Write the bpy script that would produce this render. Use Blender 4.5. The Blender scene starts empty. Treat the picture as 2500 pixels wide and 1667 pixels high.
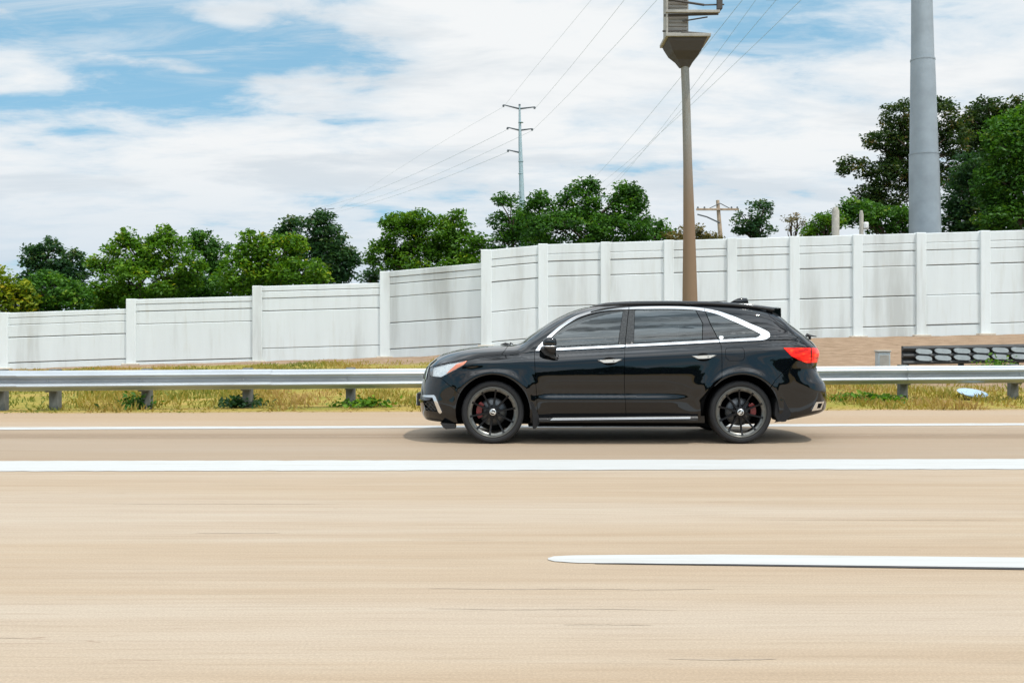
import bpy, math, random
import numpy as np
from mathutils import Vector
from mathutils.geometry import delaunay_2d_cdt

R = math.radians
random.seed(7)
rng = np.random.default_rng(7)
scene = bpy.context.scene
COL = scene.collection

# ------------------------------------------------------------------ camera
H, F, CX, HY = 1.25, 2430.6, 1250.0, 814.7      # eye height, focal length, centre and horizon in a 2500 wide frame
cam_d = bpy.data.cameras.new('camera')
cam_d.sensor_width = 36.0
cam_d.lens = 35.0
cam_d.shift_y = -(833.5 - HY) / 2500.0
cam_d.clip_end = 6000.0
cam = bpy.data.objects.new('camera', cam_d)
COL.objects.link(cam)
cam.location = (0, 0, H)
cam.rotation_euler = (R(90), 0, 0)
scene.camera = cam

# ------------------------------------------------------------------ light
SUN_EL, SUN_AZ = 66.0, 128.0          # azimuth measured clockwise from +Y; sun behind the camera, to the right
sun_d = bpy.data.lights.new('sun', 'SUN')
sun_d.energy = 2.9
sun_d.angle = R(1.2)
sun_d.color = (1.0, 0.95, 0.87)
sun = bpy.data.objects.new('sun', sun_d)
COL.objects.link(sun)
sdir = Vector((math.sin(R(SUN_AZ)) * math.cos(R(SUN_EL)), math.cos(R(SUN_AZ)) * math.cos(R(SUN_EL)), math.sin(R(SUN_EL))))
sun.rotation_euler = sdir.to_track_quat('Z', 'Y').to_euler()

world = bpy.data.worlds.new('World')
scene.world = world
world.use_nodes = True
wt = world.node_tree
for n in list(wt.nodes):
    wt.nodes.remove(n)


class NT:
    """tiny node-graph helper"""
    def __init__(s, tree):
        s.t = tree

    def n(s, kind, **kw):
        nd = s.t.nodes.new(kind)
        for k, v in kw.items():
            setattr(nd, k, v)
        return nd

    def put(s, sock, v):
        if v is None:
            return
        if hasattr(v, 'is_output'):
            s.t.links.new(v, sock)
        elif isinstance(v, (tuple, list)) and len(v) == 3 and sock.type == 'RGBA':
            sock.default_value = (*v, 1)
        else:
            sock.default_value = v

    def math(s, op, a, b=None, c=None, clamp=False):
        nd = s.n('ShaderNodeMath', operation=op)
        nd.use_clamp = clamp
        s.put(nd.inputs[0], a)
        s.put(nd.inputs[1], b)
        s.put(nd.inputs[2], c)
        return nd.outputs[0]

    def vmath(s, op, a, b=None):
        nd = s.n('ShaderNodeVectorMath', operation=op)
        s.put(nd.inputs[0], a)
        if b is not None:
            s.put(nd.inputs[1], b)
        return nd.outputs['Value'] if op in ('LENGTH', 'DISTANCE', 'DOT_PRODUCT') else nd.outputs[0]

    def noise(s, vec, scale, detail=5, rough=.55, dist=0.0):
        nd = s.n('ShaderNodeTexNoise')
        s.put(nd.inputs['Vector'], vec)
        nd.inputs['Scale'].default_value = scale
        nd.inputs['Detail'].default_value = detail
        nd.inputs['Roughness'].default_value = rough
        nd.inputs['Distortion'].default_value = dist
        return nd.outputs['Fac']

    def ramp(s, fac, stops, interp='LINEAR'):
        nd = s.n('ShaderNodeValToRGB')
        cr = nd.color_ramp
        cr.interpolation = interp
        while len(cr.elements) < len(stops):
            cr.elements.new(.5)
        for e, (p, c) in zip(cr.elements, stops):
            e.position = p
            e.color = (*c, 1) if isinstance(c, (tuple, list)) else (c, c, c, 1)
        s.put(nd.inputs[0], fac)
        return nd.outputs[0]

    def mix(s, fac, a, b, blend='MIX'):
        nd = s.n('ShaderNodeMix', data_type='RGBA', blend_type=blend)
        s.put(nd.inputs['Factor'], fac)
        s.put(nd.inputs['A'], a if hasattr(a, 'is_output') else (*a, 1))
        s.put(nd.inputs['B'], b if hasattr(b, 'is_output') else (*b, 1))
        return nd.outputs['Result']

    def smooth(s, v, a, b, lo=0.0, hi=1.0):
        nd = s.n('ShaderNodeMapRange', interpolation_type='SMOOTHSTEP')
        s.put(nd.inputs['Value'], v)
        nd.inputs['From Min'].default_value = a
        nd.inputs['From Max'].default_value = b
        nd.inputs['To Min'].default_value = lo
        nd.inputs['To Max'].default_value = hi
        return nd.outputs['Result']

    def mapping(s, vec, scale=(1, 1, 1), loc=(0, 0, 0), rot=(0, 0, 0)):
        nd = s.n('ShaderNodeMapping')
        s.put(nd.inputs['Vector'], vec)
        nd.inputs['Scale'].default_value = scale
        nd.inputs['Location'].default_value = loc
        nd.inputs['Rotation'].default_value = rot
        return nd.outputs[0]


def build_sky():
    g = NT(wt)
    out = g.n('ShaderNodeOutputWorld')
    bg = g.n('ShaderNodeBackground')
    bg.inputs['Strength'].default_value = 0.10
    wt.links.new(bg.outputs[0], out.inputs[0])
    sky = g.n('ShaderNodeTexSky', sky_type='NISHITA')
    sky.sun_disc = False
    sky.sun_elevation = R(SUN_EL)
    sky.sun_rotation = R(SUN_AZ)
    sky.air_density = 1.0
    sky.dust_density = 0.6
    sky.ozone_density = 1.2
    tc = g.n('ShaderNodeTexCoord').outputs['Generated']
    sep = g.n('ShaderNodeSeparateXYZ')
    wt.links.new(tc, sep.inputs[0])
    x, y, z = sep.outputs
    zc = g.math('MAXIMUM', z, 0.0)
    den = g.math('ADD', zc, 0.16)
    u = g.math('DIVIDE', x, den)
    v = g.math('DIVIDE', y, den)
    comb = g.n('ShaderNodeCombineXYZ')
    g.put(comb.inputs[0], u)
    g.put(comb.inputs[1], v)
    p = comb.outputs[0]
    n1 = g.noise(g.mapping(p, (0.8, 1.0, 1), (3.1, 1.2, 0.0)), 1.15, 9, .57, .35)
    n2 = g.noise(g.mapping(p, (0.55, 1.3, 1), (9.3, 4.2, 2.0)), 3.4, 7, .6, .5)
    dens = g.math('ADD', g.math('MULTIPLY', n1, .72), g.math('MULTIPLY', n2, .28))
    # cover thickens towards the horizon
    dens = g.math('ADD', dens, g.smooth(z, .30, .06, .035, .10))
    # openings and banks of this particular sky (directions, z stretched)
    dirv = g.vmath('MULTIPLY', tc, (1.0, 1.0, 2.6))

    def blob(px, py, rad, amt):
        d = Vector(((px - CX) / F, 1.0, (HY - py) / F)).normalized()
        d.z *= 2.6
        dist = g.vmath('DISTANCE', dirv, tuple(d))
        return g.smooth(dist, rad, 0.0, 0.0, amt)
    blobs = [(250, 60, .17, -.15), (420, 160, .13, -.12), (60, 270, .15, -.10), (330, 245, .15, -.10), (620, 75, .12, -.12),
             (700, 265, .17, -.12), (150, 330, .14, -.10), (480, 300, .12, -.08), (900, 130, .13, -.12), (1000, 320, .13, -.12), (860, 320, .10, -.08), (1790, 70, .11, -.12),
             (1650, 20, .08, -.08), (2420, 20, .08, -.03),
             (430, 165, .06, .14), (60, 150, .11, .12), (1300, 130, .22, .12), (1050, 230, .08, .08), (2000, 330, .25, .08),
             (560, 330, .12, .05), (1350, 250, .15, .06), (1100, 40, .12, .06), (110, 215, .05, .06), (560, 55, .07, .13), (760, 190, .07, .13), (270, 140, .06, .10), (180, 30, .05, .08), (880, 60, .06, .10), (300, 215, .05, .08), (640, 210, .04, .07)]
    for b in blobs:
        dens = g.math('ADD', dens, blob(b[0], b[1], b[2], b[3] * (.58 if b[3] < 0 else .8)))
    wisp = g.noise(g.mapping(p, (0.7, 2.6, 1), (2.3, 6.2, 4.0), (0, 0, .25)), 2.6, 9, .68, .8)
    puff = g.noise(g.mapping(p, (1, 1.5, 1), (5.3, 2.2, 7.0)), 3.2, 8, .62, .3)
    dens = g.math('ADD', dens, g.math('MULTIPLY', g.math('SUBTRACT', puff, .47), .42))
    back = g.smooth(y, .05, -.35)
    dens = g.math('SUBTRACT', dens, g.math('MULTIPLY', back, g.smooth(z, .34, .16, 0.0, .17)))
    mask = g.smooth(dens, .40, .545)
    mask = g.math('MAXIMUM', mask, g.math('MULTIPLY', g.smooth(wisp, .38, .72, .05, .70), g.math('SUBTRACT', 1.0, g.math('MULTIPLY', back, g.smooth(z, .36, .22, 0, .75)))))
    thick = g.smooth(dens, .48, .66)
    shade = g.noise(g.mapping(p, (0.5, 1.1, 1), (1.7, 8.2, 5.0)), 2.3, 6, .6, .3)
    cloud = g.mix(thick, (6.9, 7.9, 8.7), (9.1, 9.3, 9.4))
    cloud = g.mix(g.smooth(shade, .44, .66, 0, .9), cloud, (6.9, 7.5, 8.0))
    # pale low air
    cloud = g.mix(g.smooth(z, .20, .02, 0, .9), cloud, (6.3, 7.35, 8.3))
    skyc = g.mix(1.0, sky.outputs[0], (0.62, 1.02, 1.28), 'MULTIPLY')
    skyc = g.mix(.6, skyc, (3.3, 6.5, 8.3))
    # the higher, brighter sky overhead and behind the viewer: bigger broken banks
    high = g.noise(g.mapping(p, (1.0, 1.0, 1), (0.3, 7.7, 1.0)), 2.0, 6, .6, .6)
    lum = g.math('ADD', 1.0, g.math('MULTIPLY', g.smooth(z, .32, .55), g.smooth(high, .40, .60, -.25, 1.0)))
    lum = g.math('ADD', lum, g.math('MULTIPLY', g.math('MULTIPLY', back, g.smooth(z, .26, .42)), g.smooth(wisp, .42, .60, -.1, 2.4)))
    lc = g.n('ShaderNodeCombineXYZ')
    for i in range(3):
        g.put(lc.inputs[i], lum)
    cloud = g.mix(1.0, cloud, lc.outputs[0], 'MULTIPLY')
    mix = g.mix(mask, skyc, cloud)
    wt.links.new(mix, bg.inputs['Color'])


build_sky()

scene.view_settings.view_transform = 'Standard'
scene.view_settings.look = 'None'
scene.view_settings.exposure = 0.0
scene.view_settings.gamma = 1.0
scene.view_settings.use_curve_mapping = False
scene.render.film_transparent = False
scene.cycles.max_bounces = 8
scene.cycles.transparent_max_bounces = 16
scene.cycles.use_denoising = True


# ------------------------------------------------------------------ helpers
def tag(o, label=None, cat=None, group=None, kind=None):
    if label:
        o['label'] = label
    if cat:
        o['category'] = cat
    if group:
        o['group'] = group
    if kind:
        o['kind'] = kind
    return o


def empty(name, loc=(0, 0, 0), rz=0.0, **kw):
    o = bpy.data.objects.new(name, None)
    COL.objects.link(o)
    o.location = loc
    o.rotation_euler = (0, 0, rz)
    o.empty_display_size = .2
    return tag(o, **kw)


def link_mesh(name, me, mats, parent=None, loc=None):
    o = bpy.data.objects.new(name, me)
    COL.objects.link(o)
    if parent is not None:
        o.parent = parent
    if loc is not None:
        o.location = loc
    for m in (mats if isinstance(mats, (list, tuple)) else [mats]):
        if m is not None and m.name not in [x.name for x in me.materials if x]:
            me.materials.append(m)
    return o


def fast_mesh(name, V, Fc):
    """V (n,3) array, Fc (m,k) array with constant k"""
    me = bpy.data.meshes.new(name)
    V = np.asarray(V, dtype=np.float32)
    Fc = np.asarray(Fc, dtype=np.int32)
    me.vertices.add(len(V))
    me.vertices.foreach_set('co', V.ravel())
    m, k = Fc.shape
    me.loops.add(m * k)
    me.loops.foreach_set('vertex_index', Fc.ravel())
    me.polygons.add(m)
    me.polygons.foreach_set('loop_start', np.arange(0, m * k, k, dtype=np.int32))
    me.polygons.foreach_set('loop_total', np.full(m, k, dtype=np.int32))
    me.update(calc_edges=True)
    return me


class MB:
    """collects shapes, builds one mesh"""
    def __init__(s):
        s.v, s.f, s.sm = [], [], []

    def add(s, vs, fs, smooth=False):
        b = len(s.v)
        s.v += [tuple(v) for v in vs]
        s.f += [tuple(b + i for i in f) for f in fs]
        s.sm += [smooth] * len(fs)
        return s

    def box(s, x0, x1, y0, y1, z0, z1, ch=0.0):
        if ch <= 0:
            vs = [(x, y, z) for x in (x0, x1) for y in (y0, y1) for z in (z0, z1)]
            return s.add(vs, [(0, 1, 3, 2), (4, 6, 7, 5), (0, 4, 5, 1), (2, 3, 7, 6), (0, 2, 6, 4), (1, 5, 7, 3)])
        # chamfered box
        vs, fs = [], []
        for ix, x in enumerate((x0, x1)):
            for iy, y in enumerate((y0, y1)):
                for iz, z in enumerate((z0, z1)):
                    sx, sy, sz = (1 - 2 * ix) * ch, (1 - 2 * iy) * ch, (1 - 2 * iz) * ch
                    vs += [(x, y + sy, z + sz), (x + sx, y, z + sz), (x + sx, y + sy, z)]
        I = lambda a, b, c, k: (a * 4 + b * 2 + c) * 3 + k
        for a in (0, 1):
            q = [I(a, 0, 0, 0), I(a, 1, 0, 0), I(a, 1, 1, 0), I(a, 0, 1, 0)]
            fs.append(q[::-1] if a == 0 else q)
            q = [I(0, a, 0, 1), I(1, a, 0, 1), I(1, a, 1, 1), I(0, a, 1, 1)]
            fs.append(q if a == 0 else q[::-1])
            q = [I(0, 0, a, 2), I(1, 0, a, 2), I(1, 1, a, 2), I(0, 1, a, 2)]
            fs.append(q[::-1] if a == 0 else q)
        for a in (0, 1):
            for b in (0, 1):
                fs.append((I(a, b, 0, 0), I(a, b, 1, 0), I(a, b, 1, 1), I(a, b, 0, 1)))
                fs.append((I(a, 0, b, 0), I(a, 1, b, 0), I(a, 1, b, 2), I(a, 0, b, 2)))
                fs.append((I(0, a, b, 1), I(1, a, b, 1), I(1, a, b, 2), I(0, a, b, 2)))
                for c in (0, 1):
                    fs.append((I(a, b, c, 0), I(a, b, c, 1), I(a, b, c, 2)))
        return s.add(vs, fs)

    def tube(s, pts, rad, n=8, cap=True, smooth=True):
        pts = [Vector(p) for p in pts]
        rads = rad if isinstance(rad, (list, tuple)) else [rad] * len(pts)
        vs, fs = [], []
        ref = Vector((0, 0, 1))
        for i, p in enumerate(pts):
            t = (pts[min(i + 1, len(pts) - 1)] - pts[max(i - 1, 0)]).normalized()
            up = ref if abs(t.dot(ref)) < .95 else Vector((1, 0, 0))
            a = t.cross(up).normalized()
            b = t.cross(a).normalized()
            for k in range(n):
                an = 2 * math.pi * k / n
                vs.append(p + (a * math.cos(an) + b * math.sin(an)) * rads[i])
        for i in range(len(pts) - 1):
            for k in range(n):
                k2 = (k + 1) % n
                fs.append((i * n + k, i * n + k2, (i + 1) * n + k2, (i + 1) * n + k))
        s.add(vs, fs, smooth)
        if cap:
            s.add(vs[:n], [tuple(range(n - 1, -1, -1))])
            s.add(vs[-n:], [tuple(range(n))])
        return s

    def lathe(s, prof, c=(0, 0, 0), axis='y', n=64, smooth=True, a0=0.0, a1=2 * math.pi):
        """prof: list of (radius, along) pairs"""
        vs, fs = [], []
        full = abs(a1 - a0 - 2 * math.pi) < 1e-6
        m = n if full else n + 1
        for r, h in prof:
            for k in range(m):
                a = a0 + (a1 - a0) * k / n
                if axis == 'y':
                    vs.append((c[0] + r * math.cos(a), c[1] + h, c[2] + r * math.sin(a)))
                else:
                    vs.append((c[0] + r * math.cos(a), c[1] + r * math.sin(a), c[2] + h))
        for i in range(len(prof) - 1):
            for k in range(n):
                k2 = (k + 1) % m
                fs.append((i * m + k, i * m + k2, (i + 1) * m + k2, (i + 1) * m + k))
        return s.add(vs, fs, smooth)

    def prism(s, poly, y0, y1):
        """polygon in (x,z) extruded along y"""
        n = len(poly)
        vs = [(x, y0, z) for x, z in poly] + [(x, y1, z) for x, z in poly]
        fs = [tuple(range(n)), tuple(range(2 * n - 1, n - 1, -1))]
        fs += [(i, i + n, (i + 1) % n + n, (i + 1) % n) for i in range(n)]
        return s.add(vs, fs)

    def build(s, name, mat, parent=None, loc=None, bevel=0.0):
        me = bpy.data.meshes.new(name)
        me.from_pydata([tuple(v) for v in s.v], [], s.f)
        me.polygons.foreach_set('use_smooth', s.sm)
        me.update()
        o = link_mesh(name, me, mat, parent, loc)
        if bevel > 0:
            md = o.modifiers.new('bevel', 'BEVEL')
            md.width = bevel
            md.segments = 2
            md.limit_method = 'ANGLE'
        return o


def at(px, py, d):
    """point at distance d in front of the eye that stands behind photo pixel (px,py)"""
    return ((px - CX) * d / F, d, H - (py - HY) * d / F)


# ------------------------------------------------------------------ materials
MATS = {}


def new_mat(name):
    m = bpy.data.materials.new(name)
    m.use_nodes = True
    t = m.node_tree
    b = t.nodes['Principled BSDF']
    MATS[name] = m
    return m, NT(t), b


def simple(name, col, rough=.5, metal=0.0, spec=.5, coat=0.0, var=0.0, vscale=8.0, bump=0.0, bscale=60.0, emit=None):
    m, g, b = new_mat(name)
    b.inputs['Base Color'].default_value = (*col, 1)
    b.inputs['Roughness'].default_value = rough
    b.inputs['Metallic'].default_value = metal
    b.inputs['Specular IOR Level'].default_value = spec
    b.inputs['Coat Weight'].default_value = coat
    b.inputs['Coat Roughness'].default_value = .02
    co = g.n('ShaderNodeTexCoord').outputs['Object']
    if var:
        nz = g.noise(co, vscale, 6, .6)
        dark = tuple(c * (1 - var) for c in col)
        lite = tuple(min(1, c * (1 + var)) for c in col)
        g.put(b.inputs['Base Color'], g.ramp(nz, [(.3, dark), (.7, lite)]))
    if bump:
        nd = g.n('ShaderNodeBump')
        nd.inputs['Strength'].default_value = bump
        nd.inputs['Distance'].default_value = .01
        g.put(nd.inputs['Height'], g.noise(co, bscale, 5, .6))
        g.put(b.inputs['Normal'], nd.outputs[0])
    return m


def mat_road():
    m, g, b = new_mat('concrete_road')
    tc = g.n('ShaderNodeTexCoord').outputs['Object']
    sep = g.n('ShaderNodeSeparateXYZ')
    g.put(sep.inputs[0], tc)
    y = sep.outputs[1]
    streak = g.noise(g.mapping(tc, (.22, 7.0, 1)), 1.0, 6, .6)
    fine = g.noise(g.mapping(tc, (1.2, 45.0, 1)), 1.0, 4, .6)
    broad = g.noise(g.mapping(tc, (.10, .8, 1), (4, 2, 0)), 1.0, 4, .5)
    grain = g.noise(tc, 90.0, 5, .7)
    base = g.ramp(streak, [(.25, (.50, .375, .255)), (.5, (.575, .455, .33)), (.75, (.63, .53, .41))])
    base = g.mix(g.smooth(broad, .42, .68, 0, .55), base, (.66, .585, .50))
    base = g.mix(g.smooth(fine, .46, .72, 0, .42), base, (.43, .335, .235))
    # car lane and hard shoulder: older, browner surface (paving boundaries)
    lane = g.math('MULTIPLY', g.smooth(y, 9.75, 9.85), g.smooth(y, 13.42, 13.3))
    base = g.mix(g.math('MULTIPLY', lane, .55), base, (.40, .305, .215))
    sh = g.smooth(y, 13.4, 13.6)
    base = g.mix(g.math('MULTIPLY', sh, .5), base, (.53, .37, .22))
    # worn wheel path in the far lane
    wp = g.math('MULTIPLY', g.smooth(y, 11.75, 12.0), g.smooth(y, 12.65, 12.3))
    base = g.mix(g.math('MULTIPLY', wp, .55), base, (.30, .21, .13))
    # joint sealant lines running with the lanes
    thin = g.noise(g.mapping(tc, (.33, 13.0, 1), (7.7, 3.3, 0)), 1.0, 2, .4)
    line = g.smooth(g.math('ABSOLUTE', g.math('SUBTRACT', thin, .60)), .006, .0)
    gate = g.smooth(g.noise(g.mapping(tc, (.5, 1.1, 1), (1, 5, 0)), 1.0, 2, .5), .52, .62)
    base = g.mix(g.math('MULTIPLY', g.math('MULTIPLY', line, gate), .55), base, (.30, .20, .13))
    spk = g.smooth(grain, .35, .70, .86, 1.08)
    bc = g.n('ShaderNodeCombineXYZ')
    for i in range(3):
        g.put(bc.inputs[i], spk)
    base = g.mix(1.0, base, bc.outputs[0], 'MULTIPLY')
    base = g.mix(1.0, base, (.675, .655, .63), 'MULTIPLY')
    g.put(b.inputs['Base Color'], base)
    b.inputs['Roughness'].default_value = .85
    nd = g.n('ShaderNodeBump')
    nd.inputs['Strength'].default_value = .25
    nd.inputs['Distance'].default_value = .004
    g.put(nd.inputs['Height'], g.math('ADD', grain, fine))
    g.put(b.inputs['Normal'], nd.outputs[0])
    return m


def mat_ground():
    m, g, b = new_mat('dry_grass_ground')
    tc = g.n('ShaderNodeTexCoord').outputs['Object']
    sep = g.n('ShaderNodeSeparateXYZ')
    g.put(sep.inputs[0], tc)
    x, y, z = sep.outputs
    n1 = g.noise(g.mapping(tc, (.35, 1.3, 1)), 1.0, 6, .65)
    n2 = g.noise(g.mapping(tc, (.9, 2.5, 1), (3, 3, 0)), 2.2, 6, .65)
    grass = g.ramp(n1, [(.28, (.12, .15, .025)), (.45, (.26, .23, .05)), (.6, (.38, .27, .08)), (.75, (.40, .265, .12))])
    grass = g.mix(g.smooth(n2, .5, .7, 0, .6), grass, (.14, .19, .03))
    dirt = g.ramp(n2, [(.3, (.17, .115, .07)), (.52, (.30, .21, .14)), (.8, (.40, .30, .21))])
    # bare soil on the bank in front of the wall: wider on the right
    edge = g.math('ADD', g.math('MULTIPLY', x, -.9), 30.0)
    edge = g.math('MAXIMUM', edge, 21.5)
    edge = g.math('MINIMUM', edge, 37.5)
    t = g.math('SUBTRACT', g.math('ADD', y, g.math('MULTIPLY', g.math('SUBTRACT', n1, .5), 7.0)), edge)
    col = g.mix(g.smooth(t, -1.2, 1.2), grass, dirt)
    # gravel lip along the pavement
    lip = g.smooth(g.math('SUBTRACT', y, g.math('ADD', 16.05, g.math('MULTIPLY', x, .05))), .45, .0)
    col = g.mix(g.math('MULTIPLY', lip, .7), col, (.40, .27, .14))
    # the wood beyond the wall
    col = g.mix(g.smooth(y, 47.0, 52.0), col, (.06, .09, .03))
    g.put(b.inputs['Base Color'], col)
    b.inputs['Roughness'].default_value = 1.0
    b.inputs['Specular IOR Level'].default_value = .1
    nd = g.n('ShaderNodeBump')
    nd.inputs['Strength'].default_value = .8
    nd.inputs['Distance'].default_value = .05
    g.put(nd.inputs['Height'], g.noise(tc, 9.0, 6, .7))
    g.put(b.inputs['Normal'], nd.outputs[0])
    return m


def mat_wall(name, lift=1.0):
    m, g, b = new_mat(name)
    tc = g.n('ShaderNodeNewGeometry').outputs['Position']
    streak = g.noise(g.mapping(tc, (.8, .8, .10)), 1.0, 6, .6)
    streak2 = g.noise(g.mapping(tc, (3.5, 3.5, .35), (5, 5, 5)), 1.0, 5, .65)
    mott = g.noise(tc, 1.7, 7, .65)
    c = g.ramp(streak, [(.30, (.49 * lift, .515 * lift, .505 * lift)), (.47, (.655 * lift, .70 * lift, .705 * lift)), (.7, (.71 * lift, .76 * lift, .77 * lift))])
    c = g.mix(g.smooth(streak2, .50, .74, 0, .30), c, (.50, .50, .44))
    c = g.mix(g.smooth(mott, .5, .8, 0, .18), c, (.64, .66, .62))
    g.put(b.inputs['Base Color'], c)
    b.inputs['Roughness'].default_value = .9
    b.inputs['Specular IOR Level'].default_value = .25
    nd = g.n('ShaderNodeBump')
    nd.inputs['Strength'].default_value = .3
    nd.inputs['Distance'].default_value = .01
    g.put(nd.inputs['Height'], g.noise(tc, 30.0, 5, .6))
    g.put(b.inputs['Normal'], nd.outputs[0])
    return m


def mat_paint_line():
    m, g, b = new_mat('road_paint')
    tc = g.n('ShaderNodeTexCoord').outputs['Object']
    n = g.noise(g.mapping(tc, (.8, 30.0, 1)), 1.0, 6, .65)
    n2 = g.noise(g.mapping(tc, (.4, 60.0, 1), (2, 2, 2)), 1.0, 3, .6)
    c = g.ramp(n, [(.30, (.38, .35, .30)), (.43, (.455, .46, .45)), (.62, (.49, .50, .50))])
    c = g.mix(g.smooth(n2, .60, .70, 0, .55), c, (.33, .30, .25))
    g.put(b.inputs['Base Color'], c)
    b.inputs['Roughness'].default_value = .7
    return m


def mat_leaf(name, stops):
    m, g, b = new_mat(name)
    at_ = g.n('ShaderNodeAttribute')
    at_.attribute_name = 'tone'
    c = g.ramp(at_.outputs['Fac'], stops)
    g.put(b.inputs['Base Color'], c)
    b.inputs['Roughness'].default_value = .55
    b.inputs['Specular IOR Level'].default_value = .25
    tr = g.n('ShaderNodeBsdfTranslucent')
    g.put(tr.inputs['Color'], g.mix(1.0, c, (1.5, 1.55, .6), 'MULTIPLY'))
    mx = g.n('ShaderNodeMixShader')
    mx.inputs[0].default_value = .30
    t = m.node_tree
    t.links.new(b.outputs[0], mx.inputs[1])
    t.links.new(tr.outputs[0], mx.inputs[2])
    t.links.new(mx.outputs[0], t.nodes['Material Output'].inputs[0])
    return m


def mat_galv():
    m, g, b = new_mat('galvanised_steel')
    tc = g.n('ShaderNodeTexCoord').outputs['Object']
    n = g.noise(g.mapping(tc, (.5, 1, 4)), 1.6, 6, .6)
    g.put(b.inputs['Base Color'], g.ramp(n, [(.3, (.34, .37, .40)), (.6, (.47, .51, .54)), (.8, (.54, .58, .61))]))
    b.inputs['Metallic'].default_value = .45
    g.put(b.inputs['Roughness'], g.smooth(n, .3, .8, .42, .30))
    return m


def mat_pole_grad():
    """weathered pole: grey upper part, rust-brown lower part (its own staining)"""
    m, g, b = new_mat('weathered_pole')
    tc = g.n('ShaderNodeTexCoord').outputs['Object']
    sep = g.n('ShaderNodeSeparateXYZ')
    g.put(sep.inputs[0], tc)
    n = g.noise(g.mapping(tc, (3, 3, .8)), 1.5, 6, .65)
    t = g.math('ADD', sep.outputs[2], g.math('MULTIPLY', n, 1.4))
    c = g.mix(g.smooth(t, 4.4, 7.4), (.215, .14, .085), (.23, .24, .225))
    c = g.mix(g.smooth(n, .35, .75, 0, .5), c, (.20, .14, .09))
    g.put(b.inputs['Base Color'], c)
    b.inputs['Roughness'].default_value = .8
    return m


def mat_car_paint():
    m, g, b = new_mat('black_car_paint')
    b.inputs['Base Color'].default_value = (.0022, .0030, .0042, 1)
    b.inputs['Roughness'].default_value = .3
    b.inputs['Specular IOR Level'].default_value = 0.0
    b.inputs['Coat Weight'].default_value = 1.0
    b.inputs['Coat Roughness'].default_value = .02
    b.inputs['Coat IOR'].default_value = 1.58
    b.inputs['Coat Tint'].default_value = (.9, .96, 1, 1)
    b.inputs['Specular Tint'].default_value = (.75, .9, 1.0, 1)
    tc = g.n('ShaderNodeTexCoord').outputs['Object']
    nd = g.n('ShaderNodeBump')
    nd.inputs['Strength'].default_value = .10
    nd.inputs['Distance'].default_value = .006
    g.put(nd.inputs['Height'], g.noise(tc, 2.6, 2, .5))
    g.put(b.inputs['Coat Normal'], nd.outputs[0])
    return m


def mat_tint(name, through, wav=.10):
    m, g, b = new_mat(name)
    t = m.node_tree
    b.inputs['Base Color'].default_value = (.006, .008, .009, 1)
    b.inputs['Roughness'].default_value = .02
    b.inputs['IOR'].default_value = 1.85
    b.inputs['Specular Tint'].default_value = (.95, 1.0, 1.0, 1)
    tc = g.n('ShaderNodeTexCoord').outputs['Object']
    nd = g.n('ShaderNodeBump')
    nd.inputs['Strength'].default_value = wav
    nd.inputs['Distance'].default_value = .01
    g.put(nd.inputs['Height'], g.noise(g.mapping(tc, (.6, 1, 3.2)), 3.0, 2, .5))
    g.put(b.inputs['Normal'], nd.outputs[0])
    tr = g.n('ShaderNodeBsdfTransparent')
    tr.inputs['Color'].default_value = (.55, .62, .60, 1)
    mx = g.n('ShaderNodeMixShader')
    mx.inputs[0].default_value = through
    t.links.new(b.outputs[0], mx.inputs[1])
    t.links.new(tr.outputs[0], mx.inputs[2])
    t.links.new(mx.outputs[0], t.nodes['Material Output'].inputs[0])
    return m


def mat_lens(name, col, through):
    m, g, b = new_mat(name)
    t = m.node_tree
    b.inputs['Base Color'].default_value = (*col, 1)
    b.inputs['Roughness'].default_value = .03
    b.inputs['Specular IOR Level'].default_value = .6
    tr = g.n('ShaderNodeBsdfTransparent')
    tr.inputs['Color'].default_value = (.97, .97, .97, 1)
    mx = g.n('ShaderNodeMixShader')
    mx.inputs[0].default_value = through
    t.links.new(b.outputs[0], mx.inputs[1])
    t.links.new(tr.outputs[0], mx.inputs[2])
    t.links.new(mx.outputs[0], t.nodes['Material Output'].inputs[0])
    return m


ROAD = mat_road()
GROUND = mat_ground()
WALLM = mat_wall('wall_concrete')
POSTM = mat_wall('wall_post_concrete', 1.05)
BACKM = simple('joint_shadow_concrete', (.16, .16, .15), .95)
LINEM = mat_paint_line()
DARKLINE = simple('black_contrast_tape', (.03, .03, .032), .8)
GALV = mat_galv()
POLEM = mat_pole_grad()
PAINT = mat_car_paint()
GLASS = mat_tint('tinted_glass', .05)
SCREEN = mat_tint('windscreen_glass', .25, .03)
CHROME = simple('chrome', (.83, .84, .85), .10, 1.0)
HANDLEM = simple('satin_silver', (.80, .79, .77), .25, .45)
BLACKPL = simple('black_plastic', (.018, .018, .019), .45, var=.2, bump=.2, bscale=200)
FLAPM = simple('mudflap_rubber', (.014, .014, .015), .75, spec=.25, bump=.3, bscale=120)
GLOSSBL = simple('gloss_black_trim', (.006, .006, .007), .08, coat=.6)
PILLARM = simple('patterned_black_film', (.02, .022, .022), .16, var=.6, vscale=45, bump=.35, bscale=40)
VOIDM = simple('underbody_black', (.006, .006, .006), .9, spec=.1)
RUBBER = simple('tyre_rubber', (.018, .018, .019), .62, spec=.35)
RIMM = simple('dark_rim_metal', (.13, .13, .12), .28, .9)
SPOKEM = simple('black_spoke', (.006, .006, .007), .35, spec=.3)
DISCM = simple('brake_disc_steel', (.10, .105, .11), .38, .9, var=.2, vscale=30)
CALIPER = simple('red_caliper_paint', (.20, .012, .014), .35, coat=.4)
CAPM = simple('silver_cap', (.75, .75, .74), .25, .8)
AMBER = simple('amber_reflector', (.85, .21, .06), .25, spec=.6)
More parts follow.
